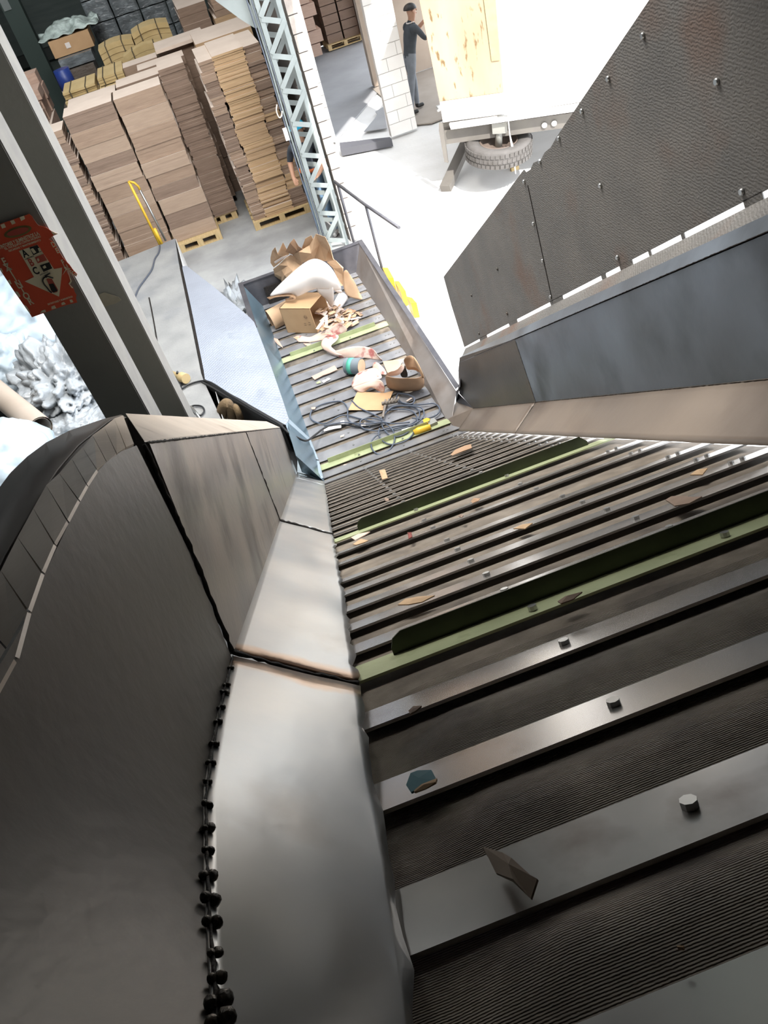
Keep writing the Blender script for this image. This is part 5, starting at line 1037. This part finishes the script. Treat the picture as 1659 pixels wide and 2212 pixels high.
# spare wheel under the bed, lying flat
W0 = at(1077, 318, Z=.40); m_tyre = M('dusty_tyre', rgb('4c4844'), rgb('575350'), 9, .9, 0, .3, 30); 
prof = [(.30, -.11), (.40, -.125), (.445, -.10), (.455, 0), (.445, .10), (.40, .125), (.30, .11), (.25, .09), (.25, -.09)]
def lathe(prof, c, n, name, mat, parent, ax=Vector((0.08, -.12, 1)), smooth=True):
    ax = ax.normalized(); u = ax.cross(Vector((1, 0, 0))).normalized(); v = ax.cross(u); g = G(); m = len(prof)
    vs = [c + (u * math.cos(2 * math.pi * i / n) + v * math.sin(2 * math.pi * i / n)) * r_ + ax * z_ for i in range(n) for r_, z_ in prof]
    g.add(vs, [(i * m + j, ((i + 1) % n) * m + j, ((i + 1) % n) * m + (j + 1) % m, i * m + (j + 1) % m) for i in range(n) for j in range(m)], 0, smooth)
    return g.make(name, mat, parent)
ty = lathe(prof, W0, 40, 'spare_tyre', m_tyre, truck)
g = G(); ax = Vector((0.08, -.12, 1)).normalized(); u = ax.cross(Vector((1, 0, 0))).normalized(); v = ax.cross(u)
for i in range(44):
    for j in range(3):
        th_ = 2 * math.pi * (i + .5 * (j % 2)) / 44; c = W0 + (u * math.cos(th_) + v * math.sin(th_)) * .456 + ax * (-.07 + .07 * j); t_ = (-u * math.sin(th_) + v * math.cos(th_)); n_ = (u * math.cos(th_) + v * math.sin(th_))
        g.box(c, (.045, .012, .05), Matrix((t_, n_, ax)).transposed())
o = g.make('tread_block', m_tyre, truck); o['kind'] = 'stuff'
lathe([(.0, .02), (.12, .02), (.14, .06), (.22, .04), (.25, .10), (.26, .10), (.26, -.05), (.0, -.05)], W0, 28, 'wheel_rim', M('rusty_rim', rgb('5d5048'), rgb('6a5c52'), 6, .7), truck)
g = G(); g.tube([W0, tkp(1078, 275, .1)], .05, 10); g.make('spare_hanger', m_post, truck)
g = G(); g.beam(at(962, 408, Z=FL), at(1012, 300, Z=.2), .16, .10); tag(g.make('steel_channel', m_tg), 'grey steel channel leaning out from under the truck bumper', 'beam')
g = G(); g.bb(*[f(q) for q in [0, 0, 0, 0, 0, 0] for f in [lambda z: z]][:0] or (4.0, 4.12, 11.2, 11.25, FL - .05, FL)); tag(g.make('wood_offcut', m_tan), 'small yellowish wood offcut on the ground under the spare tyre', 'wood')
# ================================================================ people
def person(name, label, J, E, mats, zone, scale=1.0):
    """J joints {name:(pos,radius)}, E edges [(a,b,zone)], one continuous skinned body, materials by nearest bone"""
    keys = list(J); me = bpy.data.meshes.new('b'); me.from_pydata([J[k][0] for k in keys], [(keys.index(a), keys.index(b)) for a, b, _ in E], [])
    o = bpy.data.objects.new('b', me); COL.objects.link(o); m = o.modifiers.new('k', 'SKIN'); m.use_smooth_shade = True
    sv = me.skin_vertices[0].data
    for i, k in enumerate(keys): sv[i].radius = (J[k][1] if not isinstance(J[k][1], tuple) else J[k][1])[:2] if isinstance(J[k][1], tuple) else (J[k][1], J[k][1])
    sv[0].use_root = True
    s = o.modifiers.new('s', 'SUBSURF'); s.levels = s.render_levels = 2
    nm = bpy.data.meshes.new_from_object(o.evaluated_get(bpy.context.evaluated_depsgraph_get())); bpy.data.objects.remove(o)
    for mt in mats: nm.materials.append(mt)
    segs = [(Vector(J[a][0]), Vector(J[b][0]), z) for a, b, z in E]
    for p in nm.polygons:
        best = (1e9, 0)
        for a, b, z in segs:
            ab = b - a; t = max(0, min(1, (p.center - a).dot(ab) / max(1e-9, ab.length_squared))); d = (p.center - a - ab * t).length
            if d < best[0]: best = (d, z)
        p.material_index = best[1]; p.use_smooth = True
    xs = [v.co for v in nm.vertices]; org = Vector((sum(v.x for v in xs) / len(xs), sum(v.y for v in xs) / len(xs), min(v.z for v in xs)))
    nm.transform(Matrix.Translation(-org)); b = bpy.data.objects.new(name, nm); COL.objects.link(b); b.location = org; b['_o'] = list(org)
    return tag(b, label, 'person')
m_skin = M('skin', rgb('b98e74')); m_jean = M('blue_jeans', rgb('6f8ca8'), rgb('829db6'), 12, .9); m_navy = M('dark_navy_shirt', rgb('3a4048'), rgb('454c55'), 9, .9); m_blue = M('blue_shirt', rgb('4a7ea6'), rgb('5a8cb2'), 6, .9)
m_shoe = M('white_shoe', rgb('cfccc8')); m_gjean = M('grey_jeans', rgb('6c7075'), rgb('797d82'), 10, .9); m_polo = M('charcoal_polo', rgb('3e4246'), rgb('484c51'), 9, .9); m_hair = M('dark_hair', rgb('1f1a17')); m_hiv = M('orange_band', rgb('e0703a'))
def human(name, label, base, h, yaw, mats, pose):
    c, s_ = math.cos(yaw), math.sin(yaw)
    def P(x, y, z): return Vector((base[0] + (x * c - y * s_) * h, base[1] + (x * s_ + y * c) * h, base[2] + z * h))
    q = pose; lean = q.get('lean', 0.0)
    J = {'pelvis': (P(0, 0, .52), (.088 * h, .068 * h)), 'waist': (P(0, lean * .3, .60), (.078 * h, .06 * h)), 'chest': (P(0, lean * .7, .72), (.098 * h, .066 * h)), 'neck': (P(0, lean, .825), .032 * h), 'jaw': (P(0, lean * 1.1 + .01, .872), .042 * h), 'head': (P(0, lean * 1.15 + .005, .925), .056 * h), 'crown': (P(0, lean * 1.15, .968), .04 * h)}
    E = [('pelvis', 'waist', 1), ('waist', 'chest', 1), ('chest', 'neck', 1), ('neck', 'jaw', 0), ('jaw', 'head', 0), ('head', 'crown', 0)]
    for sd, nm in ((-1, 'l'), (1, 'r')):
        el, wr, hd = q['arm_' + nm]; J['sh' + nm] = (P(sd * .105, lean * .8, .795), .036 * h); J['el' + nm] = (P(*el), .026 * h); J['wr' + nm] = (P(*wr), .017 * h); J['hd' + nm] = (P(*hd), .02 * h)
        E += [('chest', 'sh' + nm, 1), ('sh' + nm, 'el' + nm, q.get('sleeve', 1)), ('el' + nm, 'wr' + nm, 0), ('wr' + nm, 'hd' + nm, 0)]
        d = (Vector(hd) - Vector(wr)); d = d.normalized() if d.length else Vector((0, 0, -1)); sidev = d.cross(Vector((0, 0, 1)) if abs(d.z) < .9 else Vector((0, 1, 0))).normalized()
        for f in range(4):
            a = Vector(hd) + sidev * (.009 * (f - 1.5)) + d * .012; b_ = a + d * (.028 + .006 * (1.5 - abs(f - 1.5))) + Vector((0, 0, -.006))
            J['f%s%d' % (nm, f)] = (P(*a), .0052 * h); J['g%s%d' % (nm, f)] = (P(*b_), .0045 * h); E += [('hd' + nm, 'f%s%d' % (nm, f), 0), ('f%s%d' % (nm, f), 'g%s%d' % (nm, f), 0)]
        a = Vector(hd) - sidev * .022; J['t' + nm] = (P(*a), .006 * h); J['u' + nm] = (P(*(a + d * .02)), .005 * h); E += [('hd' + nm, 't' + nm, 0), ('t' + nm, 'u' + nm, 0)]
        kn, an, to = q['leg_' + nm]; J['hp' + nm] = (P(sd * .052, 0, .495), .056 * h); J['kn' + nm] = (P(*kn), .038 * h); J['an' + nm] = (P(*an), .027 * h); J['he' + nm] = (P(an[0], an[1] - .012, .022), .022 * h); J['to' + nm] = (P(*to), .02 * h)
        E += [('pelvis', 'hp' + nm, 2), ('hp' + nm, 'kn' + nm, 2), ('kn' + nm, 'an' + nm, 2), ('an' + nm, 'he' + nm, 3), ('he' + nm, 'to' + nm, 3)]
    b = person(name, label, J, E, mats, None)
    hc = P(0, lean * 1.15, .928)
    for sd in (-1, 1):
        bm = bmesh.new(); bmesh.ops.create_icosphere(bm, subdivisions=1, radius=.008 * h); g = G(); o_ = P(sd * .018, lean * 1.15 + .052, .932); g.add([v.co + o_ for v in bm.verts], [[v.index for v in f.verts] for f in bm.faces]); bm.free(); g.make('eye', m_sblk, b)
        bm = bmesh.new(); bmesh.ops.create_icosphere(bm, subdivisions=1, radius=.013 * h); g = G(); o_ = P(sd * .055, lean * 1.15, .918); g.add([v.co + o_ for v in bm.verts], [[v.index for v in f.verts] for f in bm.faces]); bm.free(); g.make('ear', m_skin, b)
    g = G(); g.tube([P(0, lean * 1.15 + .052, .925), P(0, lean * 1.15 + .066, .908)], [.005 * h, .009 * h], 6); g.make('nose', m_skin, b)
    g = G(); g.tube([P(-.014, lean * 1.15 + .052, .886), P(.014, lean * 1.15 + .052, .886)], .003 * h, 5); g.make('mouth', m_sred, b)
    return b, P, lean
def dome(P, h, lean, mat, name, parent, r=.064, front=0.0, z=.935):
    g = G(); g.grid(lambda u, v: P(math.cos(2 * math.pi * u) * r * math.cos(v * math.pi / 2), lean * 1.15 - .004 + math.sin(2 * math.pi * u) * r * 1.1 * math.cos(v * math.pi / 2), z + r * .85 * math.sin(v * math.pi / 2)), 20, 7); return g.make(name, mat, parent)
hw = person1, P1, l1 = human('person', 'person in dark and blue shirt, blue cap and jeans behind the lattice column', (1.17, 11.12, FL), 1.63, math.radians(150), [m_skin, m_navy, m_jean, m_shoe],
    {'lean': .03, 'arm_l': ((-.17, .05, .66), (-.13, .16, .60), (-.11, .19, .59)), 'arm_r': ((.18, -.03, .66), (.15, .06, .56), (.13, .09, .54)), 'leg_l': ((-.055, .02, .28), (-.06, -.01, .05), (-.065, .07, .02)), 'leg_r': ((.06, .02, .28), (.07, 0, .05), (.08, .08, .02))})
dome(P1, 1.63, l1, M('cyan_cap', rgb('1fb1d8')), 'cap', person1, .066)
g = G(); g.plate([P1(-.045, .06, .945), P1(.045, .06, .945), P1(.035, .115, .935), P1(-.035, .115, .935)], (0, 0, .006)); g.make('cap_brim', M('cyan_cap2', rgb('2bb8dc')), person1)
g = G(); g.tube([P1(.088 * math.cos(a * .393), .015 + .075 * math.sin(a * .393), .60) for a in range(17)], .022, 6); g.make('waist_band', m_hiv, person1)
g = G(); g.plate([P1(-.06, -.075, .62), P1(.07, -.075, .62), P1(.08, -.07, .79), P1(-.07, -.07, .79)], (0, -.01, 0)); g.make('blue_back_panel', m_blue, person1)
mf = at(900, 243, Z=FL)
pm, P2, l2 = human('person', 'person in charcoal polo and grey jeans leaning toward the truck', (mf.x + .08, mf.y + .1, FL), 1.68, math.radians(-80), [m_skin, m_polo, m_gjean, m_sblk],
    {'lean': .10, 'arm_l': ((-.13, .2, .70), (-.08, .30, .78), (-.07, .34, .79)), 'arm_r': ((.13, .16, .66), (.09, .28, .70), (.08, .32, .71)), 'leg_l': ((-.055, .03, .28), (-.06, .02, .05), (-.065, .10, .02)), 'leg_r': ((.06, -.06, .28), (.07, -.12, .05), (.08, -.04, .02))})
dome(P2, 1.68, l2, m_hair, 'hair', pm, .063)
g = G(); g.tube([P2(.036 * math.cos(a * .393), .088 + .04 * math.sin(a * .393), .822) for a in range(17)], .011, 6); g.make('collar', m_white, pm)

# unseen dark wall added opposite, cuts sky light and darkens the chute reflections
m_blocker = M('dark_blocker', rgb('26292b'), rgb('2c2f31'), 2, .7)
g = G(); g.bb(1.5, 14, 15.25, 15.45, 2.9, 9.0); struct(g.make('wall_blocker', m_blocker))

g = G(); g.plate([(2.68, 9.9, 4.9), (2.89, 10.0, 4.9), (5.1, 13.4, 4.9), (2.68, 13.4, 4.9)], (0, 0, .02)); tag(g.make('sun_blocker', m_blocker), 'unseen dark sheet added high above the yard to shade the far store floor', 'awning')  # unseen sheet added to cast the slanted shadow in the store opening
for x, y in ((2.75, 13.35), (5.0, 13.35), (2.75, 9.95)): pass
